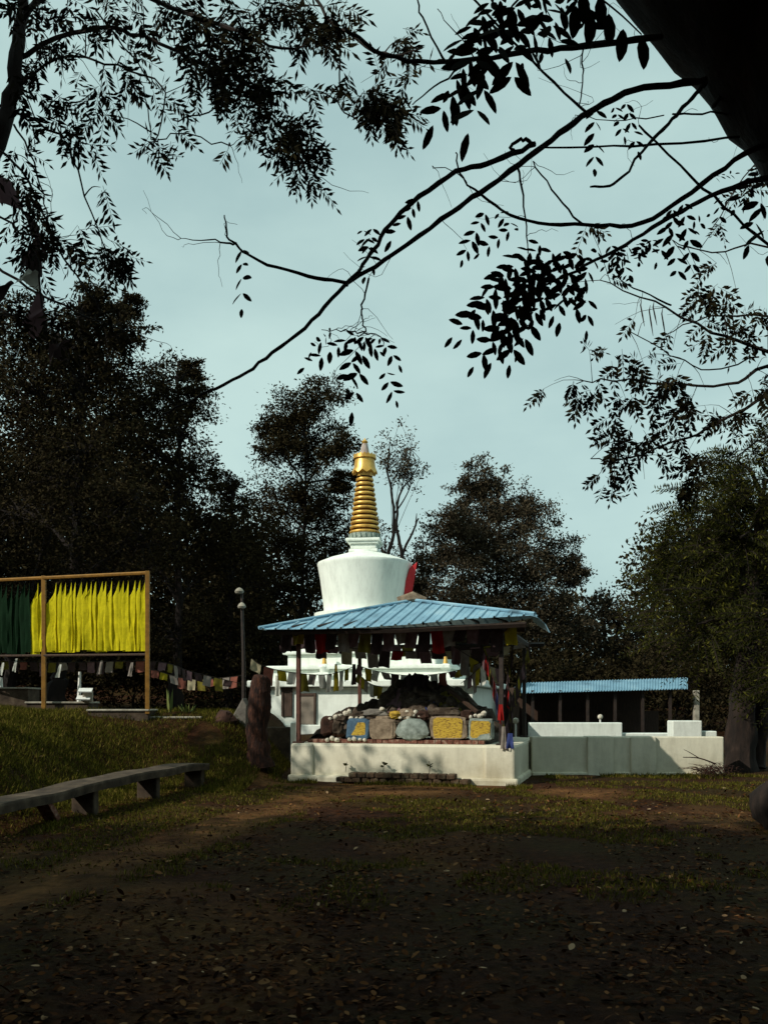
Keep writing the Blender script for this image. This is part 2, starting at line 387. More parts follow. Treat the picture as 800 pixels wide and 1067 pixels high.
for i in range(nr):
    f = i/nr; ya = y0+(y1-y0)*f; yb = y0+(y1-y0)*(i+1)/nr; r = .50-.235*f; h = zz(yb)-zz(ya)
    z = zz(ya)
    prof += [(r*.84, z), (r*.98, z+h*.06), (r*1.03, z+h*.3), (r*.99, z+h*.58), (r*.86, z+h*.70), (r*.76, z+h*.72), (r*.74, z+h*.98)]
mb.lathe(prof, (sx, SD, 0), 40)
for fi, f_ in enumerate(mb.f):
    ring = fi//40
    if ring % 7 >= 4 and fi < len(mb.f)-2: mb.mi[fi] = 1
mb.build('ringed_spire', [M['gold'], M['goldgap']], st, True)
mb = MB()
n = 36; prof = [(.26, 497), (.27, 493), (.42, 491.5), (.355, 487.5), (.33, 481), (.32, 479), (.38, 478.5), (.37, 475.5), (.30, 476), (.1, 474)]
vs = []
for i, (r, y) in enumerate(prof):
    for q in range(n):
        t = 2*math.pi*q/n; z = zz(y)-(.05*(1+math.cos(q*math.pi/2)) if i == 2 else 0)+(.06*(q % 2) if i == 7 else 0)
        vs.append((sx+r*math.cos(t), SD+r*math.sin(t), z))
mb.add(vs, [(i*n+q, i*n+(q+1) % n, (i+1)*n+(q+1) % n, (i+1)*n+q) for i in range(len(prof)-1) for q in range(n)])
mb.build('parasol_crown', M['gold'], st, True)
mb = MB(); mb.lathe([(.15, zz(474)), (.135, zz(469)), (.11, zz(465)), (.08, zz(462.5))], (sx, SD, 0), 20)
fin = mb.build('finial', M['pinkstone'], st, True)
mb = MB(); mb.lathe([(.05, zz(462.6)), (.09, zz(461.5)), (.10, zz(460.2)), (.07, zz(459)), (.03, zz(458.3)), (.012, zz(456.5))], (sx, SD, 0), 16)
mb.build('knob', M['gold'], fin, True)
# red framed niche on the right shoulder of the dome
mb = MB()
pt = lambda px, py, d: P(px, py, d)
a = [pt(421, 626, 29.4), pt(423, 606, 29.4), pt(427.5, 592, 29.4), pt(433.5, 587, 29.4), pt(431, 604, 29.4), pt(427, 626, 29.4)]
b_ = [p+Vector((-.25, .9, 0)) for p in a]
mb.add(a+b_, [(0, 1, 2, 3, 4, 5), (11, 10, 9, 8, 7, 6)]+[(i, (i+1) % 6+0, (i+1) % 6+6, i+6) for i in range(6)])
mb.build('niche_surround', M['red'], st, bevel=.02)
# doors in the base: right on the front wall plane
Rb = Matrix.Rotation(ang, 3, 'Z')
def basept(a, z, out=0): return Vector((cx0, SD+.2, 0))+Rb@Vector((a, -cw/2-out, 0))+Vector((0, 0, z))
for px, w, ztop, mm, nm in ((320.5, .44, 725, 'doorpaint', 'door'), (299.5, .22, 719, 'brownpaint', 'shutter')):
    a = min(np.arange(-3.3, 3.3, .01), key=lambda q: abs(400+basept(q, 0).x/basept(q, 0).y*F-px)); p = basept(a, 0)
    z1 = EYE+(HZ-ztop)*p.y/F; z0_ = yard+.31 if nm == 'door' else yard+.55
    mb = MB(); mb.box(basept(a, (z0_+z1)/2, .01), w, .06, z1-z0_, ang); d = mb.build(nm, M[mm], st)
    mb = MB()
    for s_ in (-1, 1): mb.box(basept(a+s_*(w/2+.03), (z0_+z1)/2, .02), .055, .1, z1-z0_, ang)
    mb.box(basept(a, z1+.04, .02), w+.12, .1, .075, ang); mb.build('door_frame', M['brownpaint'], st)
# small votive stupas on the terrace corners
def votive(px, D, ztop, label):
    c = P(px, 700, D); z0 = yard+hgt+.22; H = EYE+(HZ-ztop)*D/F-z0
    t = thing('votive_stupa', (c.x, D, z0), label, 'stupa', 'small stupas on the terrace corners')
    mb = MB(); mb.box((c.x, D, z0+H*.09), .5, .5, H*.18, ang); mb.box((c.x, D, z0+H*.22), .38, .38, H*.08, ang)
    mb.lathe([(.13, z0+H*.26), (.2, z0+H*.44), (.17, z0+H*.5), (.07, z0+H*.54)], (c.x, D, 0), 20); mb.build('body', M['plaster_clean'], t, bevel=.01)
    mb = MB(); mb.lathe([(.075, z0+H*.54), (.03, z0+H*.86), (.08, z0+H*.88), (.06, z0+H*.93)], (c.x, D, 0), 12); mb.build('spire', M['gold'], t, True)
    mb = MB(); mb.lathe([(.03, z0+H*.93), (.06, z0+H*.96), (.01, z0+H)], (c.x, D, 0), 10); mb.build('finial', M['whiteplain'], t, True)
votive(464, 27.0, 677, 'small white stupa with gold spire seen between hanging flags near the right pillar')
votive(338, 27.8, 677, 'small white stupa on the terrace above the white base to the left')

# ---------------------------------------------------------------- pavilion
Rc = Vector((2.62, 18.3, 0)); U = Vector((-.968, .25, 0)).normalized(); V = Vector((.25, .968, 0)).normalized(); PA = math.atan2(U.y, U.x)-math.pi
PL, PD, PH = 4.72, 5.0, .79
def pv(a, b, z): return Rc+U*a+V*b+Vector((0, 0, z))
ctr = pv(PL/2, PD/2, 0)
pav = thing('pavilion', ctr, 'open prayer pavilion with blue corrugated hipped roof on a white plastered plinth', 'pavilion')
mb = MB()
mb.box(pv(PL/2, PD/2, PH/2-.15), PL, PD, PH+.3, PA)
for a in (.3, PL-.22): mb.box(pv(a, PD/2, PH/2-.148), .62 if a < 1 else .50, PD+.14, PH+.306, PA)
mb.box(pv(PL/2, PD/2, .0), PL+.16, PD+.26, .26, PA)
mb.build('plinth', M['plaster'], pav, bevel=.05)
# course of bricks round the stone heap
mb = MB(); yb0 = PH
for i in range(30):
    a = .72+i*.128
    mb.box(pv(a, .42+random.uniform(-.015, .015), PH+.045), .12, .22, .085+random.uniform(-.01, .01), PA+random.uniform(-.04, .04))
mb.build('brick_course', M['brick'], pav, bevel=.008)
# roof
ez_l = zz(656, 19.0); ov = .55
apex = Vector((P(430, 627, 21.0).x, 21.0, zz(627, 21.0)))
def solve(px, py, D): return P(px, py, D)
FL = pv(PL+ov, -ov, 0); FL = Vector((FL.x, FL.y, EYE+(HZ-655.5)*FL.y/F))
FR = pv(-ov, -ov, 0); FR = Vector((P(557, 0, FR.y).x, FR.y, EYE+(HZ-641)*FR.y/F))
BLc = pv(PL+ov, PD+ov, 0); BLc.z = FL.z
BRc = pv(-ov, PD+ov, 0); BRc = P(559, 643, BRc.y)
def slope(e0, e1, mid_drop=0.0):
    L = (e1-e0); ln = Vector((L.x, L.y, 0)).length; du = L/ln
    ta = (Vector((apex.x, apex.y, 0))-Vector((e0.x, e0.y, 0))).dot(Vector((L.x, L.y, 0)).normalized())/ln
    st_ = []; s = 0; sp = .285; sl = 0
    offs = []
    x = 0.06
    pts = [(0, 0)]
    while x < ln-.08:
        pts += [(x, 0), (x+.018, .032), (x+.048, .032), (x+.066, 0)]
        if x+.2 < ln: pts += [(x+.17, .0), (x+.178, .007), (x+.19, .0)]
        x += sp
    pts.append((ln, 0)); vs = []; nn = 5
    for x, h in pts:
        t = x/ln; e = e0+L*t
        e.z += mid_drop*math.sin(math.pi*min(1, t/.78)) if t < .78 else 0
        q = t/ta if t < ta else (1-t)/(1-ta); hip = (e0 if t < ta else e1)
        top = hip+(apex-hip)*min(1, q)
        for r in range(nn):
            w = r/(nn-1); p = e+(top-e)*w
            vs.append(p+Vector((0, 0, h+.008*noise.noise(Vector((x*2, w*3, 1))))))
    n = len(pts)
    return vs, [(i*nn+r, (i+1)*nn+r, (i+1)*nn+r+1, i*nn+r+1) for i in range(n-1) for r in range(nn-1)]
mb = MB()
mb.add(*slope(FL, FR, -.07)); mb.add(*slope(FR, BRc)); mb.add(*slope(BRc, BLc)); mb.add(*slope(BLc, FL))
rf = mb.build('roof', M['bluemetal'], pav)
so = rf.modifiers.new('sheet', 'SOLIDIFY'); so.thickness = .008; so.offset = -1
mb = MB()
for e in (FL, FR, BRc, BLc): mb.tube([e+Vector((0, 0, .03)), apex+Vector((0, 0, .045))], .035, 6)
rc = mb.build('ridge_cap', M['bluemetal'], rf)
mb = MB(); mb.tube([apex+Vector((-.35, 0, .03)), apex+Vector((0, -.03, .12)), apex+Vector((.3, 0, .04))], [.08, .13, .07], 8, wob=.3); mb.build('clay_cap', M['brownrock'], rf, True)
mb = MB()                               # torn, bent sheet end at the right corner
vs = [P(553, 641, FR.y), P(560, 643, FR.y), P(568, 650, FR.y+.1), P(573, 659, FR.y+.1), P(566, 655, FR.y+.5), P(556, 648, FR.y+.5)]
mb.add(vs, [(0, 1, 5), (1, 2, 4, 5), (2, 3, 4)]); q = mb.build('bent_flashing', M['bluemetal'], rf); q.modifiers.new('s', 'SOLIDIFY').thickness = .012
# pillars
pz = FL.z
for a, b, m_ in ((.28, .1, 'ironwork'), (PL-.1, .1, 'rustpost'), (.30, PD-.15, 'ironwork'), (PL-.1, PD-.15, 'rustpost')):
    mb = MB(); top = pz+.0
    c = pv(a, b, 0); mb.box((c.x, c.y, (PH+top)/2), .085, .085, top-PH, PA); mb.box((c.x, c.y, PH+.02), .2, .2, .035, PA)
    mb.build('pillar', M[m_], pav, bevel=.006)
for (a0, b0, a1, b1) in ((-.2, .1, PL+.2, .1), (-.2, PD-.1, PL+.2, PD-.1), (.2, -.2, .2, PD+.2), (PL-.1, -.2, PL-.1, PD+.2)):
    p0, p1 = pv(a0, b0, pz-.06), pv(a1, b1, pz-.06)
    mb = MB(); mb.tube([p0, p1], .06, 4); mb.build('beam', M['ironwork'], pav)
for i in range(9):
    a = .1+i*.56; p0 = pv(a, -.42, pz+.04); t = apex+(pv(a, PD/2, apex.z)-apex)*.35; t.z -= .1
    mb = MB(); mb.tube([p0, t], .028, 4); mb.build('rafter', M['ironwork'], pav)
mb = MB()
fa, fb = FL+Vector((.15, .12, -.06)), FR+Vector((-.15, .12, -.17)); mid = (fa+fb)/2; mid.z -= .04
mb.tube([fa, mid, fb], .055, 4); mb.build('eave_board', M['ironwork'], pav)

# ---------------------------------------------------------------- stones on the plinth
def rock_mb(c, rx, ry, rz, seed, rough=.22, n=10, flat=.0, rot=0):
    mb = MB(); R = Matrix.Rotation(rot, 3, 'Z'); vs = []; rings = n//2+2; c = Vector(c)
    for i in range(rings+1):
        ph = math.pi*i/rings
        for q in range(n):
            t = 2*math.pi*q/n; d = Vector((math.sin(ph)*math.cos(t), math.sin(ph)*math.sin(t), -math.cos(ph)))
            pw = Vector([math.copysign(abs(x)**(1-flat), x) for x in d])
            k_ = 1+rough*noise.noise(d*1.6+Vector((seed*7.1, seed*3.3, seed)))*1.6
            vs.append(c+R@Vector((pw.x*rx*k_, pw.y*ry*k_, pw.z*rz*k_)))
    mb.add(vs, [(i*n+q, i*n+(q+1) % n, (i+1)*n+(q+1) % n, (i+1)*n+q) for i in range(rings) for q in range(n)]); return mb
def onp(px, py, b):                     # point on plane b metres behind the plinth front
    d = Vector(((px-400)/F, 1, (HZ-py)/F)); o = Vector((0, 0, EYE)); n_ = V; p0 = pv(0, b, 0)
    t = (p0-o).dot(n_)/d.dot(n_); return o+d*t
def atdepth(x, b): return onp(x, 735, b)
# heap
mb = MB(); nA, nB = 46, 22; vs = []
prof_px = [(335, 747), (345, 744), (360, 740), (378, 737), (395, 728), (410, 716), (428, 707), (445, 709), (462, 716), (480, 727), (497, 738), (512, 746), (520, 760)]
def hp(px):
    for (x0, y0_), (x1, y1_) in zip(prof_px, prof_px[1:]):
        if x0 <= px <= x1: return y0_+(y1_-y0_)*(px-x0)/(x1-x0)
    return 765
for j in range(nB+1):
    b = .62+j/nB*3.4; w = math.sin(math.pi*min(1, (j/nB)*.5+.02)) if j < nB*.75 else max(0, 1-(j/nB-.75)/.25)
    for i in range(nA+1):
        px = 336+i/nA*(519-336); base = onp(px, 735, 1.9); z = onp(px, hp(px), 1.9).z
        edge = S(min(i, nA-i)/3)
        q = base+V*(b-1.9); hh = PH+.02+(z-PH)*(.28+.72*S(j/nB*2.4) if j < nB*.6 else S((1-j/nB)/.4))*edge
        hh += .20*edge*noise.noise(Vector((q.x*2.2, q.y*2.2, 3)))+.10*edge*noise.noise(Vector((q.x*8, q.y*8, 5)))
        vs.append((q.x, q.y, max(PH+.004, hh)))
mb.add(vs, [(j*(nA+1)+i, j*(nA+1)+i+1, (j+1)*(nA+1)+i+1, (j+1)*(nA+1)+i) for j in range(nB) for i in range(nA)])
tag(mb.build('stone_heap', M['rock']), 'dark peaked heap of rubble and draped cloth in the middle of the pavilion', 'stone heap')
def heap_z(px, b):
    j = (b-.62)/3.4; base = onp(px, 735, 1.9); z = onp(px, hp(px), 1.9).z; return PH+(z-PH)*(.28+.72*S(j*2.4))
rub = None
for i in range(120):
    b = random.choice((.62, .8, 1.0, 1.25, 1.5, 1.8))+random.uniform(-.08, .08); px = random.uniform(342, 514) if b < 1.1 else random.gauss(436, 36); px = min(514, max(342, px)); q = onp(px, 735, b); q.z = heap_z(px, b)+random.uniform(-.04, .02)
    if i % 3 == 0: q.z += .03
    if rub is None: rub = rock_mb(q, .12, .10, .07, 5, .3, 9, .35).build('rubble_stone', M['rock'], None, origin=tuple(q)); tag(rub, 'dark rough rubble stone bedded in the slope of the heap', 'stone', 'rubble on the slope of the heap')
    else:
        k_ = random.uniform(.6, 1.9); dup(rub, q, (random.uniform(-.4, .4), random.uniform(-.4, .4), random.uniform(0, 6)), (k_, k_*random.uniform(.7, 1.1), k_*random.uniform(.7, 1.2)))
for i, (px, b, w, h, c, lb) in enumerate(((408, 1.35, .5, .5, 'mauve', 'faded purple cloth draped on the left slope of the heap'), (432, 1.75, .6, .55, 'dark', 'dark cloth draped over the peak of the heap'), (470, 1.4, .5, .45, 'olive', 'dull olive cloth draped on the right slope of the heap'), (447, 1.1, .35, .3, 'blue', 'dark blue cloth lying on the heap above the grey boulder'))):
    q0 = onp(px, 735, b); mb = MB(); vs = []
    for j in range(11):
        for i2 in range(11):
            s_, t_ = i2/10-.5, j/10-.5; q = q0+U*(-s_*w)+V*(t_*h); bb_ = b+t_*h; px2 = 400+q.x/q.y*F
            q.z = heap_z(min(518, max(337, px2)), bb_)+.10+.05*noise.noise(Vector((s_*9, t_*9, px)))+.03*math.sin(s_*22+t_*6); vs.append(q)
    mb.add(vs, [(j*11+k_, j*11+k_+1, (j+1)*11+k_+1, (j+1)*11+k_) for j in range(10) for k_ in range(10)])
    tag(mb.build('draped_cloth', CL[c], None, True), lb, 'cloth', 'cloths draped on the heap')
rub2 = None
for i in range(34):
    px = random.uniform(345, 512); b = random.choice((.58, .8, 1.05))+random.uniform(-.08, .08); q = onp(px, 735, b); q.z = min(heap_z(px, b), PH+.7)+random.uniform(.0, .05)
    if rub2 is None: rub2 = rock_mb(q, .11, .09, .06, 9, .3, 9, .4).build('rubble_stone', M['brownrock'], None, origin=tuple(q)); tag(rub2, 'lighter brown rubble stone lying on the slope of the heap', 'stone', 'lighter rubble on the slope of the heap')
    else:
        k_ = random.uniform(.5, 1.25); dup(rub2, q, (random.uniform(-.4, .4), random.uniform(-.4, .4), random.uniform(0, 6)), (k_, k_*random.uniform(.7, 1.1), k_*random.uniform(.7, 1.2)))
def tablet(px0, py0, px1, py1, face, edge, label, b=.34, tilt=.1, border=.12, name='carved_tablet'):
    p0 = onp(px0, py1, b); p1 = onp(px1, py0, b); c = (p0+p1)/2; w = (Vector((p1.x-p0.x, p1.y-p0.y, 0))).length; h = p1.z-p0.z
    t = thing(name, (c.x, c.y, p0.z), label, 'carved stone', 'painted stones along the front of the heap')
    mb = rock_mb(c+V*.06, w/2*1.12, .10, h/2*1.12, px0, .13, 20, .72, PA); mb.build('slab', M[edge], t)
    mb = MB(); n_ = 12; vs = [c-V*.045]
    for q in range(24):
        a = 2*math.pi*q/24; sx_ = math.copysign(abs(math.cos(a))**.25, math.cos(a)); sz_ = math.copysign(abs(math.sin(a))**.25, math.sin(a))
        kk = (1-border)*(1+.08*noise.noise(Vector((math.cos(a)*2, math.sin(a)*2, px0)))); vs.append(c+U*(-sx_*w/2*kk)+Vector((0, 0, sz_*h/2*kk))-V*.042)
    vs2 = [v+V*.1 for v in vs]
    mb.add(vs+vs2, [(0, q+1, (q+1) % 24+1) for q in range(24)]+[(q+1, q+26, (q+1) % 24+26, (q+1) % 24+1) for q in range(24)])
    mb.build('painted_face', M[face], t)
tablet(363, 750, 384, 769, 'yellowpaint', 'bluepaint', 'small yellow panel on a blue edged stone, leftmost of the painted stones', border=.28)
tablet(386, 751, 411, 769, 'brownrock', 'brownrock', 'plain brown carved slab between yellow panel and grey boulder', border=.1)
tablet(450, 747, 483, 769.5, 'yellowpaint', 'brownrock', 'largest yellow painted stone slab, right of the grey boulder', border=.08)
tablet(489, 750, 512, 770, 'yellowpaint', 'greyrock', 'yellow painted stone slab at the right end beside the hanging flags', border=.12)
p = onp(430, 760, .38); o = rock_mb(p, .34, .16, .22, 4, .18, 14, .2, PA).build('grey_boulder', M['greyrock'], None, True)
tag(o, 'rounded blue grey boulder between the brown slab and largest yellow stone', 'boulder')
p = onp(345, 760, .4); 
for i, (px, py, w, h, mm) in enumerate(((341, 756, .16, .2, 'redrock'), (352, 757, .13, .18, 'rock'), (357, 748, .12, .12, 'rock'), (392, 743, .27, .09, 'paleslab'), (401, 748, .2, .07, 'brownrock'), (412, 745, .14, .08, 'yellowpaint'), (463, 742, .35, .1, 'rock'), (486, 745, .15, .1, 'redrock'), (441, 745, .15, .1, 'redrock'), (425, 744, .18, .11, 'brownrock'), (375, 745, .16, .08, 'rock'))):
    o = rock_mb(onp(px, py, .46), w, .12, h, i+3.5, .25, 10, .3, PA).build('heap_stone', M[mm])
    tag(o, ['dark red stone at the left end of the heap', 'dark upright stone left of the small yellow panel', 'small dark stone above the left end stones', 'flat grey slab lying above the plain brown slab', 'thin brown slab resting on top of the brown carved slab', 'small yellowish stone left of the pale pebbles', 'long dark stone lying above the largest yellow slab', 'dark red stone above the gap between two yellow slabs', 'dark red stone above the right side of the grey boulder', 'brown stone above the grey boulder under pale pebbles', 'dark stone on top of the small yellow panel'][i], 'stone', 'loose stones of the heap')
peb0 = None
for i, (px, py) in enumerate([(341, 771), (346, 769.5), (351, 771), (364, 770.5), (369, 770), (375, 770.5), (380, 771), (366, 748.5), (372, 747.5), (377, 748), (417, 748), (421, 746), (426, 747.5), (431, 745.5), (437, 746), (355, 745), (360, 743.5), (350, 747), (364, 741.5), (490, 747), (495, 745.5), (500, 746), (504, 743.5), (384, 743), (424, 742), (344, 749), (398, 739), (433, 742)]):
    p = onp(px, py, .30 if py > 765 else .40)
    lb = 'small pale rounded pebble laid in a row on the stone heap'
    if peb0 is None:
        peb0 = rock_mb(p, .052, .05, .045, 2, .12, 10).build('pale_pebble', M['pebble'], None, True, origin=tuple(p)); tag(peb0, lb, 'pebble', 'pale pebbles on the heap')
    else:
        kx = random.uniform(.8, 1.35); dup(peb0, p, (0, 0, random.uniform(0, 6)), (kx, kx, kx*random.uniform(.8, 1.1)), lb)
mb = MB(); mb.tube([onp(468, 719, 1.1), onp(497, 742, .9)], .045, 4)
tag(mb.build('leaning_plank', M['brownpaint']), 'dark plank sloping down the right side of the stone heap', 'plank')

# ---------------------------------------------------------------- prayer flags
def flag_mb(p, ax, w, h, seed, amp=.12, taper=0, lean=0, nx_=6, nz_=7, skew=0):
    """cloth hanging from p along direction ax (unit, horizontal-ish)"""
    mb = MB(); ax = Vector(ax).normalized(); nrm = ax.cross(Vector((0, 0, 1))).normalized(); vs = []
    for j in range(nz_+1):
        t = j/nz_
        for i in range(nx_+1):
            s = i/nx_; ws = (1-taper*(1-t))
            q = p+ax*(w*((s-.5)*ws+.5)+skew*t*w)+Vector((0, 0, -h*t*(1+.12*noise.noise(Vector((s*2, seed, 0))))))
            q += nrm*(amp*w*(t**.7)*(math.sin(s*7+seed*2.3+t*1.5)*.6+noise.noise(Vector((s*2.5, t*2, seed)))*1.2)+lean*t*h)
            vs.append(q)
    mb.add(vs, [(j*(nx_+1)+i, j*(nx_+1)+i+1, (j+1)*(nx_+1)+i+1, (j+1)*(nx_+1)+i) for j in range(nz_) for i in range(nx_)]); return mb
def flag_string(pts, cols, label, w=.25, h=.33, gap=1.08, cat='prayer flags', group='strings of prayer flags at the pavilion', jit=.3, amp=.12, skip=0, start=.0):
    q = smooth_path(pts, 10); t = thing('prayer_flag_string', q[0], label, cat, group)
    mb = MB(); mb.tube(q, .008, 4); mb.build('cord', M['twig'], t)
    cum = [0]
    for a, b in zip(q, q[1:]): cum.append(cum[-1]+(b-a).length)
    s = start; i = 0
    def pos(s):
        for k_ in range(len(q)-1):
            if cum[k_+1] >= s: return q[k_]+(q[k_+1]-q[k_])*((s-cum[k_])/(cum[k_+1]-cum[k_]+1e-9))
        return q[-1]
    while s+w < cum[-1]:
        if random.random() >= skip:
            a, b = pos(s), pos(s+w); c = cols[i % len(cols)] if not callable(cols) else cols()
            fo = flag_mb(a, b-a, w, h*random.uniform(1-jit, 1+jit), i+s, amp, skew=random.uniform(-.25, .25)).build('flag', CL[c], t, True)
            if c in ('yellow', 'red', 'blue', 'white'): fo['label'] = c+' prayer flag'
        i += 1; s += w*gap
    return t
flag_string([onp(470, 672, .8), onp(500, 690, 1.2), onp(530, 700, 1.8)], ['mauve', 'grey', 'yellow', 'dark', 'cream'], 'short sloping flag string under the right end of the roof', .24, .36, 1.0, amp=.25)
e0 = pv(PL+.25, .0, FL.z-.02); e1 = pv(-.1, .0, FL.z-.0)
flag_string([e0, (e0*2+e1)/3+Vector((0, 0, -.05)), (e0+e1*2)/3+Vector((0, 0, -.06)), e1], ['dark', 'yellow', 'dark', 'red', 'dark', 'grey', 'mauve', 'olive', 'dark', 'mauve', 'grey', 'mauve', 'dark', 'red', 'grey', 'dark', 'mauve', 'dark'], 'row of faded prayer flags hung under the front eave of the pavilion', .25, .34, 1.0, amp=.28, jit=.45)
flag_string([onp(330, 672, 1.5), onp(400, 678, 1.5), onp(470, 678, 1.5), onp(540, 672, 1.5)], ['dark', 'mauve', 'cream', 'grey', 'grey', 'dark', 'red', 'grey', 'mauve', 'dark', 'cream', 'grey'], 'second row of darker prayer flags hung inside behind the front eave', .26, .28, 1.15, jit=.45)
flag_string([onp(300, 664, 4.2), onp(400, 672, 4.2), onp(480, 675, 4.2), onp(550, 668, 4.2)], ['dark', 'dark', 'mauve', 'olive', 'dark', 'grey'], 'rear row of dark prayer flags along the back beam', .3, .22, 1.15, jit=.4)
flag_string([onp(372, 693, 3), onp(395, 700, 2.6), onp(430, 704, 2.2), onp(470, 700, 1.6), onp(508, 688, .8)], ['mauve', 'yellow', 'white', 'grey', 'dark', 'white', 'cream', 'mauve', 'white', 'pink'], 'sagging string of prayer flags crossing above the stone heap', .24, .24, 1.2, amp=.25, jit=.45)
flag_string([P(262, 686, 19.3), P(275, 694, 19.4), onp(300, 700, .3), onp(340, 703, 1.5), onp(368, 695, 3)], ['cream', 'pink', 'yellow', 'white', 'olive', 'grey', 'white', 'white', 'yellow', 'white', 'yellow', 'cream', 'dark', 'white', 'cream', 'pink'], 'pale string of prayer flags running from the dead stump to the left rear pillar', .25, .33, 1.3, jit=.4)
flag_string([onp(372, 700, 3.2), onp(385, 712, 2.6), onp(400, 716, 2.0)], ['olive', 'yellow', 'grey', 'white'], 'short flag string drooping from the rear pillar onto the heap', .26, .28, 1.0)
flag_string([onp(505, 690, .5), onp(495, 700, .9), onp(480, 712, 1.6)], ['white', 'yellow', 'grey', 'mauve', 'white'], 'short string of white and yellow flags right of the heap', .24, .34, 1.0)
flag_string([onp(500, 668, .1), onp(512, 700, .12), onp(520, 730, .1), onp(527, 765, .0)], ['dark', 'mauve', 'red', 'dark', 'olive', 'dark', 'red', 'mauve', 'blue'], 'dense tangle of prayer flags hanging down the front right pillar', .2, .36, .62, amp=.25)
flag_string([onp(535, 668, .5), onp(528, 705, .4), onp(532, 735, .3), onp(524, 762, .1)], ['dark', 'dark', 'olive', 'dark', 'mauve', 'dark', 'red'], 'second tangle of dark flags just inside the front right pillar', .24, .36, .62, amp=.25)
flag_string([onp(552, 668, 2.4), onp(542, 700, 2.0), onp(530, 735, 1.2)], ['dark', 'olive', 'dark', 'mauve', 'dark', 'yellow'], 'dark flags strung between the two right hand pillars', .26, .4, .7, amp=.2)
for px, py, w, h, c, lb in ((286, 712, .13, .45, 'white', 'long white scarf hanging from the pale flag string beside the stump'), (348, 700, .1, .42, 'olive', 'narrow dark olive cloth hanging left of the rear pillar'), (366, 700, .14, .5, 'dark', 'dark cloth wrapped round the left rear pillar'), (521, 765, .12, .45, 'grey', 'grey scarf hanging over the plinth at the right corner'), (527, 772, .16, .3, 'blue', 'blue scarf hanging over the right corner of the plinth'), (518, 742, .13, .32, 'red', 'small red cloth hanging at the front right pillar')):
    pp = onp(px, py-8, -.12 if px > 500 else (3 if px > 340 else .3))
    tag(flag_mb(pp, -U, w, h, px, .3, taper=.4).build('hanging_scarf', CL[c], None, True), lb, 'scarf', 'scarves at the pavilion')

# ---------------------------------------------------------------- right hand walls, shed
def wall(name, x0, x1, D, z0, z1, th, label, m='plaster', pil=()):
    mb = MB(); mb.box(((x0+x1)/2, D+th/2, (z0+z1)/2), x1-x0, th, z1-z0)
    mb.box(((x0+x1)/2, D+th/2, z0+.12), x1-x0-.01, th+.12, .3)
    for a, b in pil: mb.box(((a+b)/2, D+th/2, (z0+z1)/2+.004), b-a, th+.16, z1-z0+.012)
    return tag(mb.build(name, M[m], None, bevel=.025), label, 'wall')
X = lambda px, D: (px-400)/F*D
wall('low_wall', X(553, 21), X(752, 21), 20.9, -.2, .88, .35, 'long low white plaster wall running right from the pavilion plinth', pil=[(X(610, 21), X(637, 21)), (X(655, 21), X(681, 21))])
wall('low_wall', X(552, 27.4), X(648, 27.4), 27.4, 0, 1.6-(753-735)*27.4/F, .4, 'second white wall behind the long one, in front of the shed', 'plaster_clean')
wall('low_wall', X(648.5, 27.4), X(700, 27.4), 27.5, 0, 1.6-(764-735)*27.4/F, .4, 'lower white wall linking the two taller blocks before the shed', 'plaster_clean')
wall('low_wall', X(700.5, 24.5), X(731, 24.5), 24.5, 0, 1.6-(751-735)*24.5/F, .5, 'short tall white block near the right tree trunk', 'plaster_clean')
wall('low_wall', X(731.5, 24.5), X(748, 24.5), 24.6, 0, 1.6-(762-735)*24.5/F, .4, 'small low white wall stub between white block and tree', 'plaster_clean')
for px, py, D, lb in ((625, 747, 28.2, 'small cream ball lamp above the second white wall'), (537, 751, 24.0, 'small cream ball lamp beside the black rear pillar')):
    c = P(px, py, D); t = thing('ball_lamp', (c.x, D, .6), lb, 'lamp', 'ball lamps on stems')
    mb = MB(); mb.tube([(c.x, D, .3), (c.x, D, c.z-.08)], .03, 8); mb.build('stem', M['whiteplain'], t)
    mb = MB(); mb.lathe([(.03, c.z-.08), (.07, c.z-.05), (.085, c.z), (.07, c.z+.05), (.02, c.z+.08)], (c.x, D, 0), 16); mb.build('globe', M['pebble'], t, True)
t = thing('shed', (9.2, 32, .3), 'long open fronted shed with blue corrugated roof behind the white walls', 'shed')
SDp = 30.0
a0, a1 = P(540, 722.5, SDp), P(716, 718, SDp); b0, b1 = P(540, 712, 33.5), P(716, 706.5, 33.5)
mb = MB(); pts = []; vs = []; n_ = 60
for i in range(n_*4+1):
    f = i/(n_*4); h = (.0, .03, .03, .0)[i % 4]
    vs += [a0+(a1-a0)*f+Vector((0, 0, h)), b0+(b1-b0)*f+Vector((0, 0, h))]
mb.add(vs, [(2*i, 2*i+2, 2*i+3, 2*i+1) for i in range(n_*4)]); r_ = mb.build('roof', M['bluemetal'], t); r_.modifiers.new('s', 'SOLIDIFY').thickness = .01
c0, c1 = b0+Vector((0, 2.6, -.3)), b1+Vector((0, 2.6, -.3))
mb = MB(); mb.add([b0+Vector((0, .02, 0)), b1+Vector((0, .02, 0)), c1, c0], [(0, 1, 2, 3)]); r_ = mb.build('rear_roof', M['bluemetal'], t); r_.modifiers.new('s', 'SOLIDIFY').thickness = .01
mb = MB(); mb.box(((a0.x+a1.x)/2, 35.6, 1.2), a1.x-a0.x, .2, 2.0); mb.box((a0.x-.0, 33, 1.2), .2, 5.0, 2.0); mb.build('rear_wall', M['brownpaint'], t)
for i in range(6):
    x = a0.x+.5+i*(a1.x-a0.x-1.0)/5; mb = MB(); mb.box((x, SDp+.25, 1.1), .09, .09, 2.0+.01*i); mb.build('post', M['ironwork'], t)
mb = MB(); mb.box((P(728, 745, 30.2).x, 30.5, 1.2), .17, .2, 1.8); mb.build('end_pillar', M['concrete_pale'], t, bevel=.02)
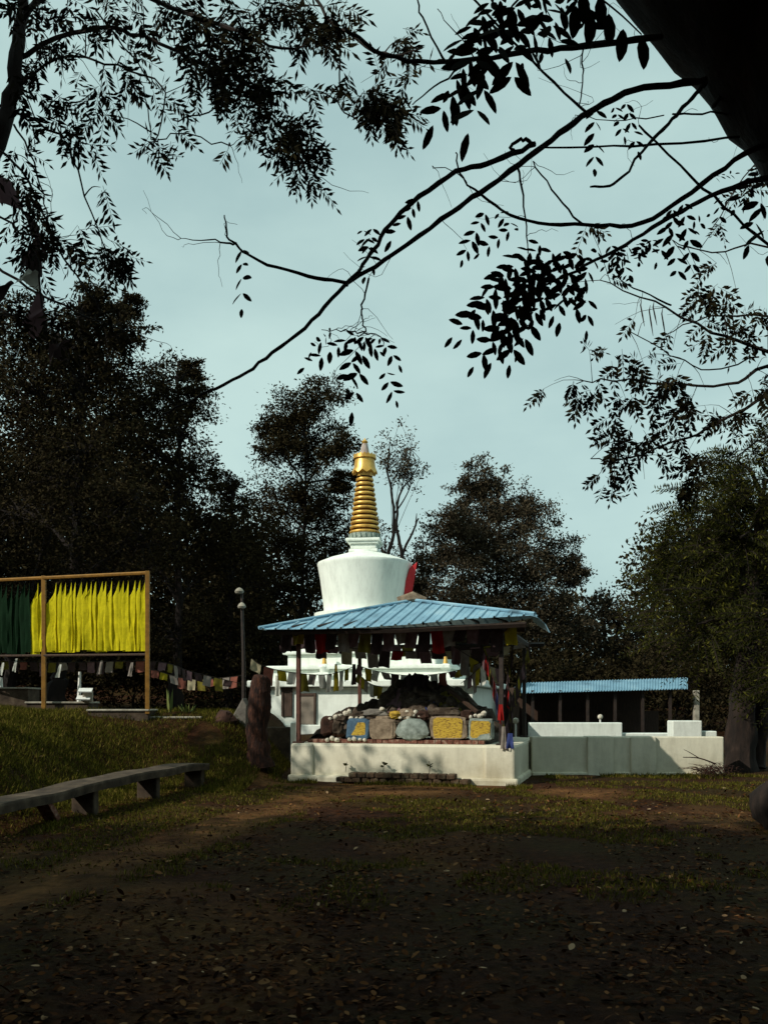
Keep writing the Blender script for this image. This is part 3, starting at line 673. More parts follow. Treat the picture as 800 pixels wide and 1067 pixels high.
for px in (600, 665): 
    mb = MB(); mb.box((X(px, 33), 34.5, .9), 2.2, .5, 1.0); mb.build('counter', M['brownpaint'], t)
# left: mossy wall and white post behind the stump
mb = MB(); mb.box((X(291, 22.3), 22.4, .62), .85, .22, .9); o = tag(mb.build('yard_wall', M['concrete'], None, bevel=.03), 'short mossy concrete wall between the dead stump and the pavilion', 'wall')
mb = MB(); mb.box((X(307, 22), 22.1, .68), .2, .24, 1.0); o = tag(mb.build('gate_post', M['plaster_clean'], None, bevel=.02), 'short white post at the end of the mossy wall', 'post')

# mossy step in front of the plinth
mb = MB()
for r in range(2):
    for i in range(15):
        a = .95+i*.185; 
        if r == 1 and (i < 1 or i > 12): continue
        mb.box(pv(a+.09*r, -.28-.02*r+random.uniform(-.02, .02), .07+r*.10), .17, .3+random.uniform(-.05, .05), .10, PA+random.uniform(-.08, .08))
tag(mb.build('mossy_step', M['moss_brick'], None, bevel=.02), 'low crumbling mossy brick step in front of the plinth', 'step')
def sprout(px, b, h, lb):
    p = onp(px, 735, b); p.z = .2; t = thing('seedling', p, lb, 'plant', 'seedlings on the mossy step'); mb = MB(); mb.tube([p, p+Vector((.02, 0, h))], .006, 4); mb.build('stem', M['twig'], t)
    n = 9; ps = np.array([tuple(p+Vector((.02, 0, h*random.uniform(.6, 1)))) for _ in range(n)]); d = rng.normal(0, 1, (n, 3)); d[:, 2] = abs(d[:, 2])*.6
    leaf_mesh('leaves', ps, unit(d), unit(rng.normal(0, 1, (n, 3))), .10, .06, M['leaf_green'], t, tuple(p))
sprout(360, -.15, .2, 'tiny leafy seedling at the left end of the mossy step'); sprout(399, -.15, .22, 'tiny leafy seedling in the middle of the mossy step'); sprout(447, -.15, .2, 'tiny leafy seedling near the right end of the mossy step')

# ---------------------------------------------------------------- banner frame on the left bank
def fpt(px, py):                        # the plane of the frame
    D = 20+(154-px)/142*.9*(1-.0); return P(px, py, D)
fr = thing('banner_frame', fpt(100, 741), 'orange yellow metal frame on the bank carrying long cloth banners', 'frame')
for px, yt, yb in ((154, 595, 744), (46, 600, 742), (-62, 606, 742)):
    p = fpt(px, yt); mb = MB(); mb.box((p.x, p.y, (p.z+fpt(px, yb).z)/2), .09, .09, p.z-fpt(px, yb).z, .1); mb.build('post', M['yellowpost'], fr, bevel=.006)
for ya, yb, rr_ in ((597, 607.5, .04), (682, 684, .026)):
    p0, p1 = fpt(154, ya), fpt(-62, yb); mb = MB(); mb.tube([p0, p1], rr_, 6); mb.build('rail', M['yellowpost' if rr_ > .03 else 'brownpaint'], fr)
ordn = ['first', 'second', 'third', 'fourth', 'fifth', 'sixth', 'seventh', 'eighth', 'ninth', 'tenth', 'eleventh', 'twelfth', 'thirteenth', 'fourteenth', 'fifteenth', 'sixteenth', 'seventeenth', 'eighteenth', 'nineteenth', 'twentieth', 'twenty-first']
def banner(px, wpx, colr, label, grp, seed, bottom=677):
    top = fpt(px, 604+(154-px)*.03); D = top.y; w = wpx/F*D; h = (bottom-604)/F*D*random.uniform(.97, 1.02)
    ax = Vector((-.86, .40+random.uniform(-.15, .15), 0)).normalized(); mb = MB(); nx_, nz_ = 8, 16; vs = []
    nrm = ax.cross(Vector((0, 0, 1)))
    for j in range(nz_+1):
        t = j/nz_
        for i in range(nx_+1):
            s = i/nx_
            # hung by one upper corner: the cloth falls away from it
            zt = -.62*w*s*1.6*(1-t)**3
            q = top+ax*(w*s*(.25+.75*S(t*3.5+.15))-.02)+Vector((0, 0, zt-h*t))
            q += nrm*(.028*math.sin(s*9+seed*1.7+t*2)+.05*noise.noise(Vector((s*2.2, t*3, seed*1.3))))*(.3+t)
            vs.append(q)
    mb.add(vs, [(j*(nx_+1)+i, j*(nx_+1)+i+1, (j+1)*(nx_+1)+i+1, (j+1)*(nx_+1)+i) for j in range(nz_) for i in range(nx_)])
    return tag(mb.build('cloth_banner', CL[colr], None, True), label, 'banner', grp)
ys = [150.5, 145.5, 140, 134.5, 129, 124, 117, 111.5, 106, 100.5, 95, 90, 84.5, 79.5, 74, 69, 63.5, 58.5]
for i, px in enumerate(ys): banner(px+random.uniform(-1.3, 1.0) if i else px, random.uniform(12.5, 18), 'brightyellow', f'{ordn[i]} bright yellow banner counted from the right post, in the right bay', 'yellow banners on the frame', i)
banner(45, 14, 'brightyellow', 'yellow banner just left of the middle post', 'yellow banners on the frame', 31); banner(40, 13, 'brightyellow', 'yellow banner next to the dark green ones', 'yellow banners on the frame', 32)
for i, px in enumerate(np.arange(31, -48, -6.0)): banner(float(px), 13, 'darkgreen', f'{ordn[i]} dark green banner counted left from the yellow ones', 'dark green banners on the frame', 40+i)
flag_string([fpt(-50, 685)+Vector((0, .6, 0)), fpt(0, 688)+Vector((0, .6, 0)), fpt(60, 689)+Vector((0, .6, 0)), fpt(155, 688)+Vector((0, .6, 0)), P(200, 700, 22), P(250, 712, 22.5)], ['dark', 'mauve', 'dark', 'grey', 'olive', 'dark', 'pink', 'dark', 'mauve', 'olive', 'grey', 'dark'], 'low string of small flags running behind the banner frame to the lamp pole', .2, .24, 1.3, group='strings of prayer flags on the bank', jit=.4)
flag_string([P(158, 697, 23), P(200, 708, 23.4), P(252, 704, 23)], ['pink', 'yellow', 'grey', 'pink', 'cream', 'olive'], 'faint coloured flag string between the frame and the lamp pole', .2, .25, 1.2, group='strings of prayer flags on the bank')
for px, py, lb in ((4, 690, 'small white scarf tied below the lower rail at the far left'), (18, 686, 'slanting white scarf below the dark green banners'), (64, 692, 'curled white scarf right of the middle post'), (107, 688, 'white scarf hanging below the centre of the right bay'), (139, 690, 'white scarf near the right post')):
    tag(flag_mb(fpt(px, py)+Vector((0, .1, 0)), (-.8, .3, 0), .12, .3, px, .3, taper=.5, skew=.6).build('small_scarf', CL['grey' if px > 100 else 'white'], None, True), lb, 'scarf', 'white scarves on the frame')
# ledges beneath
for px0, px1, yt, yb, D, lb, nm in ((92, 155, 741, 754, 20.0, 'raised concrete ledge under the right bay of the frame', 'concrete'), (28, 92.4, 733, 748, 20.9, 'concrete ledge around the middle post of the frame', 'concrete'), (-40, 30, 718, 730, 22.0, 'concrete ledge behind the frame at the far left', 'concrete'), (158, 209, 748.5, 758, 20.2, 'low concrete ledge with agaves right of the frame', 'concrete')):
    p0 = P(px0, yt, D); p1 = P(px1, yb, D); mb = MB(); z1 = p0.z; z0_ = min(p1.z, z1-.2)-.35
    mb.box(((p0.x+p1.x)/2, D+.35, (z0_+z1)/2), p1.x-p0.x, .75, z1-z0_); mb.box(((p0.x+p1.x)/2, D+.35, z1+.02), p1.x-p0.x+.05, .82, .045, mi=1)
    tag(mb.build('ledge', [M['concrete'], M['concrete_pale']], None, bevel=.015), lb, 'ledge', 'concrete ledges by the frame')
# little white altar box, poles
c = P(88, 733, 20.6); t = thing('altar_box', (c.x, c.y, c.z), 'tiny white box with two tilted pale boards on the ledge under the yellow banners', 'box')
mb = MB(); mb.box(c+Vector((.02, .2, .16)), .2, .26, .26, .2); mb.build('body', M['concrete_pale'], t)
for q, dz in enumerate((.13, .30)):
    mb = MB(); mb.box(c+Vector((-.03+.04*q, .05, dz)), .30, .28, .025, .2, ('X', .3)); mb.build('board', M['whiteplain'], t)
for px, y0_, y1_, D, lb in ((82.5, 700, 733, 21, 'thin white pole standing behind the little altar box'), (1.5, 706, 720, 22.2, 'short white stake on the ledge at the far left')):
    mb = MB(); p0, p1 = P(px, y1_, D), P(px+(1 if px > 50 else 0), y0_, D); mb.tube([p0, p1], [.05, .03], 6); tag(mb.build('pole', M['whiteplain'], None), lb, 'pole')
# agaves
for px, D, h, lb in ((177, 20.6, .72, 'tall narrow agave shoot on the low ledge'), (195, 20.6, .45, 'spreading agave on the right end of the low ledge'), (186, 20.7, .3, 'small agave between the two larger ones')):
    p = P(px, 750, D); n = 5 if h > .6 else 11; d = np.array([[math.cos(i*2.4)*(.10 if h > .6 else .6), math.sin(i*2.4)*(.1 if h > .6 else .6), 1] for i in range(n)])
    o = leaf_mesh('agave', np.tile(np.array([0., 0, 0]), (n, 1))+d*.01, unit(d), unit(rng.normal(0, 1, (n, 3))), h*rng.uniform(.7, 1, n), .09, M['agave']); o.location = p; tag(o, lb, 'plant', 'agaves on the low ledge')
# dead stump, lamp pole, stones
c = P(270, 782, 19.3); mb = MB(); pts = [P(271, 800, 19.3), P(269, 780, 19.3), P(268, 760, 19.3), P(270, 740, 19.3), P(271, 722, 19.3), P(272, 709, 19.3), P(273, 703, 19.3)]
mb.tube(smooth_path(pts, 5), [q_*.84 for q_ in [.36, .34, .33, .31, .30, .28, .27, .26, .27, .28, .27, .26, .25, .26, .27, .28, .29, .29, .28, .27, .26, .26, .25, .25, .24, .23, .22, .2, .17, .13, .05]], 18, wob=.22)
tag(mb.build('dead_stump', M['stump'], None, True), 'tall dead reddish brown tree stump standing left of the pavilion', 'tree stump')
p = P(254, 770, 21.0); t = thing('lamp_pole', p, 'thin dark pole with two small white lamp heads left of the pavilion', 'lamp post')
mb = MB(); mb.tube([p+Vector((0, 0, -.3)), P(254, 690, 21), P(252.5, 640, 21), P(252, 616, 21)], [.05, .045, .035, .03], 8); mb.build('pole', M['ironwork'], t)
for px, py, s_ in ((249.5, 615, .1), (252, 630.5, .09)):
    c = P(px, py, 20.9); mb = MB(); mb.lathe([(.02, .06), (s_*.7, .03), (s_*1.1, -.03), (s_*.9, -.07), (.03, -.08)], c, 14); mb.build('lamp_head', M['concrete_pale'], t, True)
    mb = MB(); mb.tube([c, P(253, py+3, 21)], .015, 5); mb.build('bracket', M['ironwork'], t)
o = rock_mb(P(235, 752, 20.2)+Vector((0, 0, -.02)), .26, .22, .24, 3, .3, 14).build('red_boulder', M['redrock'], None, True); tag(o, 'red brown boulder on the bank left of the grey slab', 'boulder')
mb = MB(); a = [P(239, 752, 20.4), P(256, 768, 20.4), P(257, 735, 20.4), P(253, 727, 20.4)]; mb.add([*a, *[q+Vector((.05, .25, 0)) for q in a]], [(3, 2, 1, 0), (4, 5, 6, 7), (0, 1, 5, 4), (1, 2, 6, 5), (2, 3, 7, 6), (3, 0, 4, 7)])
tag(mb.build('grey_slab', M['paleslab'], None, bevel=.02), 'pointed grey slab leaning beside the dead stump', 'stone slab')
o = rock_mb((X(815, 12), 12, .25), .34, .3, .42, 8, .25, 16).build('dark_boulder', M['bark'], None, True); tag(o, 'dark rounded stump cut by the right edge of the picture', 'stump')

# ---------------------------------------------------------------- concrete bench
bA = Vector((-4.98, 10.3, 0)); bB = Vector((-3.62, 17.7, 0)); bd = (bB-bA).normalized(); bl = (bB-bA).length; ba = math.atan2(bd.y, bd.x); bn = Vector((bd.y, -bd.x, 0))
t = thing('concrete_bench', (bA+bB)/2, 'long low weathered concrete bench at the foot of the grassy bank', 'bench')
mb = MB()
nseg = 24; vs = []
for i in range(nseg+1):
    c = bA+bd*(bl*i/nseg); w = .045*noise.noise(Vector((i*.35, 0, 0))); z = .40+.10*S(i/14)+.05*noise.noise(Vector((i*.22, 3, 0)))
    for s_, zz_ in ((-.24, z), (.24+w, z), (.25+w, z-.03), (.24+w*.6, z-.13), (-.24, z-.13)): vs.append(c+bn*s_+Vector((0, 0, zz_)))
mb.add(vs, [(i*5+q, (i+1)*5+q, (i+1)*5+(q+1) % 5, i*5+(q+1) % 5) for i in range(nseg) for q in range(5)]+[(0, 1, 2, 3, 4), tuple(nseg*5+q for q in (4, 3, 2, 1, 0))])
mb.build('seat_slab', M['concrete'], t)
for s_ in (.6, 3.2, 5.35, bl-.14):
    mb = MB(); c = bA+bd*s_; mb.box(c+Vector((0, 0, .14)), .16, .36, .50, ba); mb.build('leg', M['concrete'], t, bevel=.02)
mb = MB(); c = bA+bd*2.0+bn*.12; mb.box(c+Vector((0, 0, .17)), .09, .2, .62, ba, ('Y', -.75)); tag(mb.build('leaning_block', M['brick'], None, bevel=.01), 'broken reddish slab leaning under the bench near its left end', 'broken slab')

# ---------------------------------------------------------------- trees: the forest behind
def blobs(lst, D, dj=1.2):
    out = []
    for px, py, r in lst:
        d = D+random.uniform(-dj, dj); p = P(px, py, d); out.append((p.x, p.y, p.z, r*d/F))
    return out
def T(px, D): return ((px-400)/F*D, D, ground_z((px-400)/F*D, D, False))
G = 'trees of the wood behind the stupa'
blob_tree('broadleaf_tree', T(312, 38), blobs([(305, 425, 27), (335, 412, 24), (285, 440, 18), (325, 455, 30), (290, 470, 22), (350, 470, 20), (310, 500, 30), (340, 520, 28), (285, 530, 30), (350, 560, 28), (300, 580, 34), (330, 610, 30), (318, 455, 30), (310, 560, 34), (340, 600, 34), (320, 530, 30), (275, 610, 30), (355, 500, 14)], 38), 'tall dark tree with airy top just left of the golden spire', group=G, trunk_r=.2, clumps=26, per=52, leaf=.2, m='leaf_dark', spread=.23)
blob_tree('broadleaf_tree', T(505, 40), blobs([(505, 500, 24), (485, 515, 20), (530, 520, 26), (560, 540, 24), (470, 545, 25), (510, 550, 32), (545, 575, 32), (585, 575, 24), (455, 580, 24), (490, 590, 30), (530, 610, 32), (570, 615, 30), (470, 620, 28), (595, 600, 18), (440, 610, 18), (550, 650, 34), (500, 650, 34), (590, 650, 30), (505, 530, 34), (530, 560, 34), (480, 560, 30), (520, 590, 38), (555, 600, 34), (470, 640, 36), (545, 640, 38), (495, 560, 34)], 40), 'wide rounded brownish tree standing right of the stupa dome', group=G, trunk_r=.17, clumps=26, per=54, leaf=.2, m='leaf_mid', spread=.22)
blob_tree('broadleaf_tree', T(60, 30), blobs([(50, 430, 50), (90, 470, 50), (60, 500, 50), (150, 560, 46), (120, 440, 40), (60, 370, 44), (100, 370, 40), (40, 350, 40), (90, 340, 40), (130, 345, 26), (20, 400, 45), (75, 400, 46), (125, 395, 36), (40, 460, 50), (110, 450, 48), (20, 530, 50), (80, 540, 50), (140, 520, 46), (100, 600, 50), (30, 620, 50), (100, 310, 22), (135, 320, 14), (60, 660, 50)], 30, 1.8), 'largest dark tree of the left wood, rising above the banners', group=G, trunk_r=.4, clumps=26, per=42, leaf=.19, m='leaf_dark', spread=.2)
blob_tree('broadleaf_tree', T(185, 33), blobs([(190, 430, 32), (170, 500, 40), (195, 520, 36), (180, 570, 40), (185, 395, 26), (205, 415, 20), (160, 410, 28), (190, 450, 34), (160, 470, 36), (205, 490, 30), (180, 530, 40), (215, 545, 34), (160, 590, 42), (205, 610, 40), (200, 385, 12), (180, 660, 40)], 33), 'dark tree between the largest left tree and the gap of sky', group=G, trunk_r=.3, clumps=22, per=40, leaf=.19, m='leaf_dark', spread=.2)
blob_tree('broadleaf_tree', T(238, 35), blobs([(235, 560, 34), (250, 580, 34), (232, 500, 16), (245, 515, 20), (225, 540, 28), (255, 550, 26), (235, 590, 32), (262, 610, 30), (240, 640, 34), (215, 660, 34), (265, 660, 30)], 35), 'shorter dark tree behind the lamp pole', group=G, trunk_r=.22, clumps=20, per=40, leaf=.19, m='leaf_dark', spread=.2)
blob_tree('broadleaf_tree', T(385, 44), blobs([(380, 560, 24), (400, 590, 28), (370, 600, 28), (395, 630, 34), (425, 620, 26), (440, 650, 30), (360, 640, 30), (445, 590, 16)], 44), 'low dark tree directly behind the stupa dome', group=G, trunk_r=.22, clumps=18, per=34, leaf=.22, m='leaf_dark', spread=.2)
blob_tree('broadleaf_tree', T(630, 42), blobs([(625, 630, 20), (650, 640, 22), (610, 660, 26), (640, 670, 28), (670, 660, 26), (660, 690, 26), (600, 690, 26), (690, 680, 26)], 42), 'low tree above the blue shed roof between the rounded tree and the right tree', group=G, trunk_r=.2, clumps=16, per=36, leaf=.22, m='leaf_mid', spread=.2)
blob_tree('broadleaf_tree', T(12, 34), blobs([(10, 330, 34), (30, 370, 40), (0, 400, 44), (60, 420, 44), (110, 410, 40), (30, 470, 50), (140, 440, 36), (90, 510, 50), (10, 540, 50), (60, 580, 50), (130, 600, 50)], 34), 'dark tree filling the left wood behind the largest tree', group=G, trunk_r=.3, clumps=26, per=46, leaf=.2, m='leaf_dark', spread=.22)
blob_tree('broadleaf_tree', T(-70, 32), blobs([(-60, 320, 60), (-120, 380, 60), (-40, 420, 60), (-100, 480, 60), (-40, 540, 60), (-100, 600, 60)], 32), 'dark tree at the left edge behind the green banners', group=G, trunk_r=.4, clumps=24, per=36, leaf=.22, m='leaf_dark', spread=.2)
blob_tree('broadleaf_tree', T(720, 40), blobs([(700, 600, 36), (740, 590, 40), (780, 600, 40), (720, 650, 40), (770, 660, 44), (820, 620, 44), (860, 660, 44)], 40), 'dark tree behind the dense green tree at the right', group=G, trunk_r=.3, clumps=18, per=36, leaf=.22, m='leaf_dark', spread=.2)
# dense undergrowth along the back: individual bushes
bl_ = ['dark bush in the wood seen under the dark green banners', 'dark bush in the wood behind the middle post', 'dark bush in the wood under the yellow banners', 'dark bush in the wood right of the banner frame', 'dark bush behind the low flag string', 'dark bush behind the lamp pole', 'dark bush behind the dead stump', 'dark bush left of the stupa base', 'dark bush right of the stupa base', 'dark bush behind the black right pillar', 'dark bush left of the shed', 'dark bush above the shed roof', 'dark bush behind the right end of the shed', 'dark bush behind the right tree trunk', 'dark bush at the right edge behind the low wall']
for i, px in enumerate((-20, 40, 90, 140, 185, 225, 262, 300, 480, 530, 575, 640, 700, 770, 840)):
    D = 36 if i < 8 else 39; x = X(px, D); g0 = ground_z(x, D, False); r = 1.7
    bs = [(x+random.uniform(-1.2, 1.2), D+random.uniform(-1, 1), g0+random.uniform(.5, 3.0), r) for _ in range(5)]
    blob_tree('bush', (x, D, g0), bs, bl_[i], 'bush', 'undergrowth bushes of the wood', .08, clumps=18, per=36, leaf=.24, m='leaf_dark' if i < 8 else 'leaf_dark', spread=.22)
# second line far behind closing the gaps
wb = []
for i in range(46):
    px = -150+i*25; D = random.uniform(50, 56); x = X(px, D); g0 = ground_z(x, D, False)
    for q in range(8 if px < 175 else 5 if px < 300 else 6 if px > 690 else 3): wb.append((x+random.uniform(-1, 1), D, g0+1+q*1.7+random.uniform(-.5, .5), 2.0))
pcs = []
for (x, y, z, r) in wb:
    c = np.clip(rng.normal(0, 1, (620, 3)), -1.7, 1.7)*np.array([r*.6, r*.5, r*.5])+np.array([x, y, z]); pcs.append(c)
p_ = np.concatenate(pcs+[c[::2]+rng.normal(0, .8, c[::2].shape) for c in pcs if c[:, 0].mean() < -6]); n = len(p_)
o = leaf_mesh('far_wood', p_, unit(rng.normal(0, 1, p_.shape)), unit(rng.normal(0, 1, p_.shape)), .32*rng.uniform(.6, 1.3, n), .19, M['leaf_dark']); tag(o, 'dark far off belt of woodland closing the view', 'wood', kind='stuff')
# slender bare tree right of the spire
D = 36; b0_ = T(415, D); root = thing('bare_tree', b0_, 'slender sparse tree with bare stems right of the golden spire', 'tree', G); mb = MB()
tr = limb(mb, [Vector(b0_), P(405, 640, D), P(402, 590, D), P(410, 555, D), P(409, 520, D), P(404, 490, D), P(406, 460, D)], .13, .02, 6, 4, .02)
l2 = limb(mb, [P(424, 680, D), P(420, 590, D), P(415, 560, D), P(413, 530, D), P(418, 512, D), P(430, 495, D), P(437, 478, D)], .10, .015, 6, 4, .02)
l3 = limb(mb, [P(412, 600, D), P(420, 575, D), P(430, 555, D), P(436, 540, D)], .08, .03, 5, 3, .02); limb(mb, [P(433, 548, D), P(434, 535, D)], .04, .015, 5)
l4 = limb(mb, [P(411, 535, D), P(420, 522, D), P(427, 508, D), P(430, 495, D)], .04, .012, 5)
pos = []; 
for q in range(60):
    a = random.choice((tr[-14:], l2[-10:], l4[-6:])); s0 = random.choice(a); e = P(random.gauss(417, 11), random.gauss(482, 15), D+random.uniform(-.7, .7))
    limb(mb, [s0, (s0+e)/2+Vector((0, 0, .1)), e], .015, .006, 3, 2); pos += [tuple(e)]*random.randint(8, 30)
mb.build('trunk', M['bark_far'], root, True); p_ = np.array(pos)+rng.normal(0, .14, (len(pos), 3)); n = len(p_)
leaf_mesh('crown', p_, unit(rng.normal(0, 1, p_.shape)), unit(rng.normal(0, 1, p_.shape)), .13, .06, M['leaf_mid'], root, b0_)

# dense green tree at the right with feathery fronds
D = 22.0; b0_ = (X(772, D), D, 0); root = thing('feathery_tree', b0_, 'dense dark green feathery tree with thick trunk at the right end of the low wall', 'tree'); mb = MB()
c = [Vector((b0_[0]-.05, D, -.2)), P(771, 770, D), P(775, 720, D), P(778, 670, D), P(785, 600, D), P(795, 520, D)]
q = smooth_path(c, 5); L = len(q); mb.tube(q, [.40-.28*(i/(L-1))+.06*(1-min(1, i/3)) for i in range(L)], 14, wob=.3)
c2 = limb(mb, [P(785, 800, D+.3), P(790, 760, D+.3), P(797, 700, D+.3), P(830, 620, D)], .3, .08, 10, 4, .02, .2)
sp = Sprays(); tot = 0
bb = [(720, 525, 30), (755, 510, 32), (790, 500, 34), (700, 560, 34), (745, 560, 38), (790, 560, 40), (690, 600, 34), (730, 610, 40), (780, 620, 42), (700, 650, 38), (742, 655, 34), (800, 650, 36), (830, 560, 44), (840, 640, 50), (880, 600, 50), (665, 615, 14), (760, 480, 16), (680, 575, 18), (840, 500, 40), (820, 700, 36)]
for px, py, r in bb:
    px += 26 if px < 760 else 8
    dd = D+random.uniform(-1.6, 1.3); cc = P(px, py, dd); R_ = r*dd/F; s0 = min(q[8:], key=lambda a: (a-cc).length)
    limb(mb, [s0, (s0+cc)/2+Vector((0, 0, .2)), cc], .07, .03, 5, 3, .02)
    for k_ in range(int(95*(r/34)**1.3)):
        v = Vector((random.gauss(0, 1), random.gauss(0, 1), random.gauss(0, 1))).normalized(); a = cc+v*R_*random.uniform(.3, 1.0)
        dr = Vector((v.x*.9-.15, v.y*.7, v.z*.4+random.uniform(-.25, .45))).normalized(); ln = random.uniform(.5, 1.15)
        sp.add(a, a+dr*ln, 13, .14, .036, .32, stalk=.1)
sp.build(root, M['leaf_green'], 'crown', True, b0_)
for tt in sp.t: mb.tube(tt[::3], .006, 3)
mb.build('trunk', M['bark'], root, True)
# fallen branch and brush heap at its foot
mb = MB()
for i in range(170):
    a = P(random.gauss(744, 10), 795, 20.2+random.uniform(-.4, .4)); a.z = random.uniform(.02, .22); d = Vector((random.gauss(-.2, .6), random.gauss(0, .5), random.uniform(-.2, .4))); limb(mb, [a, a+d*.15+Vector((0, 0, .04)), a+d*.32], .009, .003, 3, 2)
tag(mb.build('brush_heap', M['stump']), 'heap of dry fallen twigs at the foot of the right tree', 'brush heap')
mb = MB(); limb(mb, [P(745, 796, 20), P(728, 790, 20), P(711, 789, 20)], .02, .008, 4); limb(mb, [P(728, 790, 20), P(718, 784, 20), P(712, 781, 20)], .012, .005, 4)
tag(mb.build('fallen_branch', M['stump']), 'forked dry branch jutting left from the twig heap in front of the white wall', 'branch')

# ---------------------------------------------------------------- foreground tree, upper right
D0 = 3.0; base = Vector((1.72, 3.0, ground_z(1.72, 3.0))); root = thing('leaning_tree', base, 'thick dark leaning trunk and pinnate leaved branches nearest the camera, upper right', 'tree')
mb = MB(); q = smooth_path([base+Vector((0, 0, -.3)), P(945, 1000, 3), P(955, 600, 3), P(935, 300, 3), P(872, 100, 3), P(735, -58, 3), P(600, -260, 3.1), P(470, -500, 3.4)], 8)
L = len(q); mb.tube(q, [.36-.1*(i/(L-1)) for i in range(L)], 28, wob=.16); mb.build('trunk', M['bark'], root, True)
br = [  # pixel polyline, depth start, depth end, r0, r1
 ([(735, 84), (670, 92), (630, 108), (590, 132), (550, 165), (500, 200), (460, 228), (400, 272), (360, 297), (325, 335), (285, 367), (250, 392), (210, 412), (170, 432)], 2.95, 2.5, .0108, .003),
 ([(556, 150), (515, 167), (475, 180), (430, 210), (402, 240), (378, 277), (360, 297)], 2.75, 2.62, .0085, .005),
 ([(360, 295), (320, 287), (270, 272), (245, 255), (236, 240), (234, 225)], 2.6, 2.5, .0055, .0018), ([(245, 255), (225, 251), (188, 249)], 2.5, 2.45, .003, .0008),
 ([(385, 290), (378, 318), (377, 332), (380, 347), (372, 349)], 2.6, 2.55, .003, .0015), ([(380, 347), (360, 344), (335, 345)], 2.55, 2.5, .002, .001), ([(380, 347), (393, 350), (400, 362)], 2.55, 2.5, .002, .001),
 ([(690, 38), (610, 48), (545, 55), (465, 65), (400, 57), (360, 30)], 2.9, 2.4, .010, .004),
 ([(735, 85), (725, 97), (700, 125), (675, 150), (640, 190), (615, 195)], 2.95, 2.7, .0075, .003),
 ([(820, 140), (775, 160), (720, 200), (670, 232), (610, 234), (550, 230), (515, 215), (482, 185), (475, 158)], 3.0, 2.7, .0095, .002),
 ([(820, 178), (750, 200), (700, 225), (650, 255), (600, 282), (560, 300)], 2.9, 2.6, .0085, .003),
 ([(485, -10), (565, 75), (610, 117)], 2.7, 2.8, .003, .004), ([(607, 45), (606, 80), (604, 110)], 2.8, 2.82, .0025, .002),
 ([(665, 130), (720, 185), (775, 235), (820, 270)], 2.8, 3.0, .003, .005), ([(560, 155), (660, 152), (770, 143)], 2.75, 2.9, .0025, .004),
 ([(540, 175), (546, 215), (550, 262)], 2.7, 2.65, .0035, .0015), ([(555, 168), (580, 205), (606, 234)], 2.72, 2.75, .002, .003),
 ([(433, -10), (440, 20), (465, 65)], 2.5, 2.45, .002, .003), ([(536, 160), (532, 152), (545, 146), (556, 150)], 2.7, 2.7, .004, .006),
 ([(430, 110), (460, 85), (490, 62)], 2.45, 2.45, .0015, .003), ([(455, 10), (480, 40), (495, 60)], 2.5, 2.5, .001, .002),
 ([(450, 172), (475, 180), (486, 190)], 2.7, 2.7, .001, .002), ([(800, 20), (770, 60), (745, 110)], 3.1, 3.0, .01, .006),
 ([(700, 120), (740, 118), (800, 125)], 2.9, 3.1, .003, .003), ([(600, 120), (640, 125), (690, 121)], 2.8, 2.9, .001, .002), ([(636, 285), (660, 300), (700, 318)], 2.8, 2.9, .001, .003)]
qs = []; bmb = MB()
for pl, da, db, ra, rb in br:
    n = len(pl); pts = [P(x, y, da+(db-da)*i/(n-1)) for i, (x, y) in enumerate(pl)]
    qq = smooth_path(pts, 5); qq = [p+Vector((random.gauss(0, .0022), random.gauss(0, .0022), random.gauss(0, .0022))) for p in qq]; L = len(qq)
    bmb.tube(qq, [(ra+(rb-ra)*i/(L-1))*random.uniform(.9, 1.14) for i in range(L)], 7); qs.append(qq)
# fine bare twiglets
for _ in range(60):
    qq = random.choice(qs); s0 = random.choice(qq); a = random.uniform(0, 6.28); ln = random.uniform(.04, .17)
    e = s0+Vector((math.cos(a), random.uniform(-.3, .3), math.sin(a)*.9))*ln; m_ = (s0+e)/2+Vector((random.gauss(0, .02), 0, random.gauss(0, .02)))
    m_ += Vector((random.gauss(0, .25)*ln, 0, random.gauss(0, .25)*ln)); limb(bmb, [s0, m_, e], .0012, .0005, 3, 4, .0022)
sp = Sprays()
def spray(x0, y0, x1, y1, D, pairs, lpx, wr=.37, **k_): sp.add(P(x0, y0, D), P(x1, y1, D+random.uniform(-.1, .1)), pairs, lpx*D/F, lpx*wr*D/F, **k_)
for a in ((530, 5, 452, 122, 1.95, 8, 30), (525, 30, 488, 130, 1.9, 5, 30), (515, 10, 478, 100, 2.0, 7, 28), (540, 15, 533, 92, 2.0, 5, 27), (560, -5, 588, 55, 2.05, 4, 27), (495, -20, 560, 25, 2.05, 5, 24), (545, -5, 505, 70, 2.1, 6, 26), (565, 5, 545, 60, 2.2, 4, 24), (520, -10, 475, 50, 2.1, 5, 23), (590, -10, 565, 50, 2.1, 4, 23), (510, 25, 468, 88, 2.1, 6, 26), (600, -15, 612, 35, 2.2, 4, 22), (540, -15, 600, 12, 2.2, 5, 22)): spray(*a, wr=.33, sag=.05)
for x, y in ((607, 5), (616, 28), (634, 28), (649, 44), (668, 52), (600, 20), (625, 10)):          # big single leaflets hanging from a bent stalk
    p = P(x, y-14, 2.0); d = Vector((random.uniform(-.12, .12), 0, -1)); sp.p.append(np.array(p)); sp.d.append(np.array(d)); sp.n.append(np.array([.2, -1, .1])); sp.L.append(34*2.0/F); sp.W.append(14*2.0/F)
limb(bmb, [P(560, -8, 2.1), P(610, -8, 2), P(640, 10, 2), P(668, 36, 2)], .003, .0015, 5)
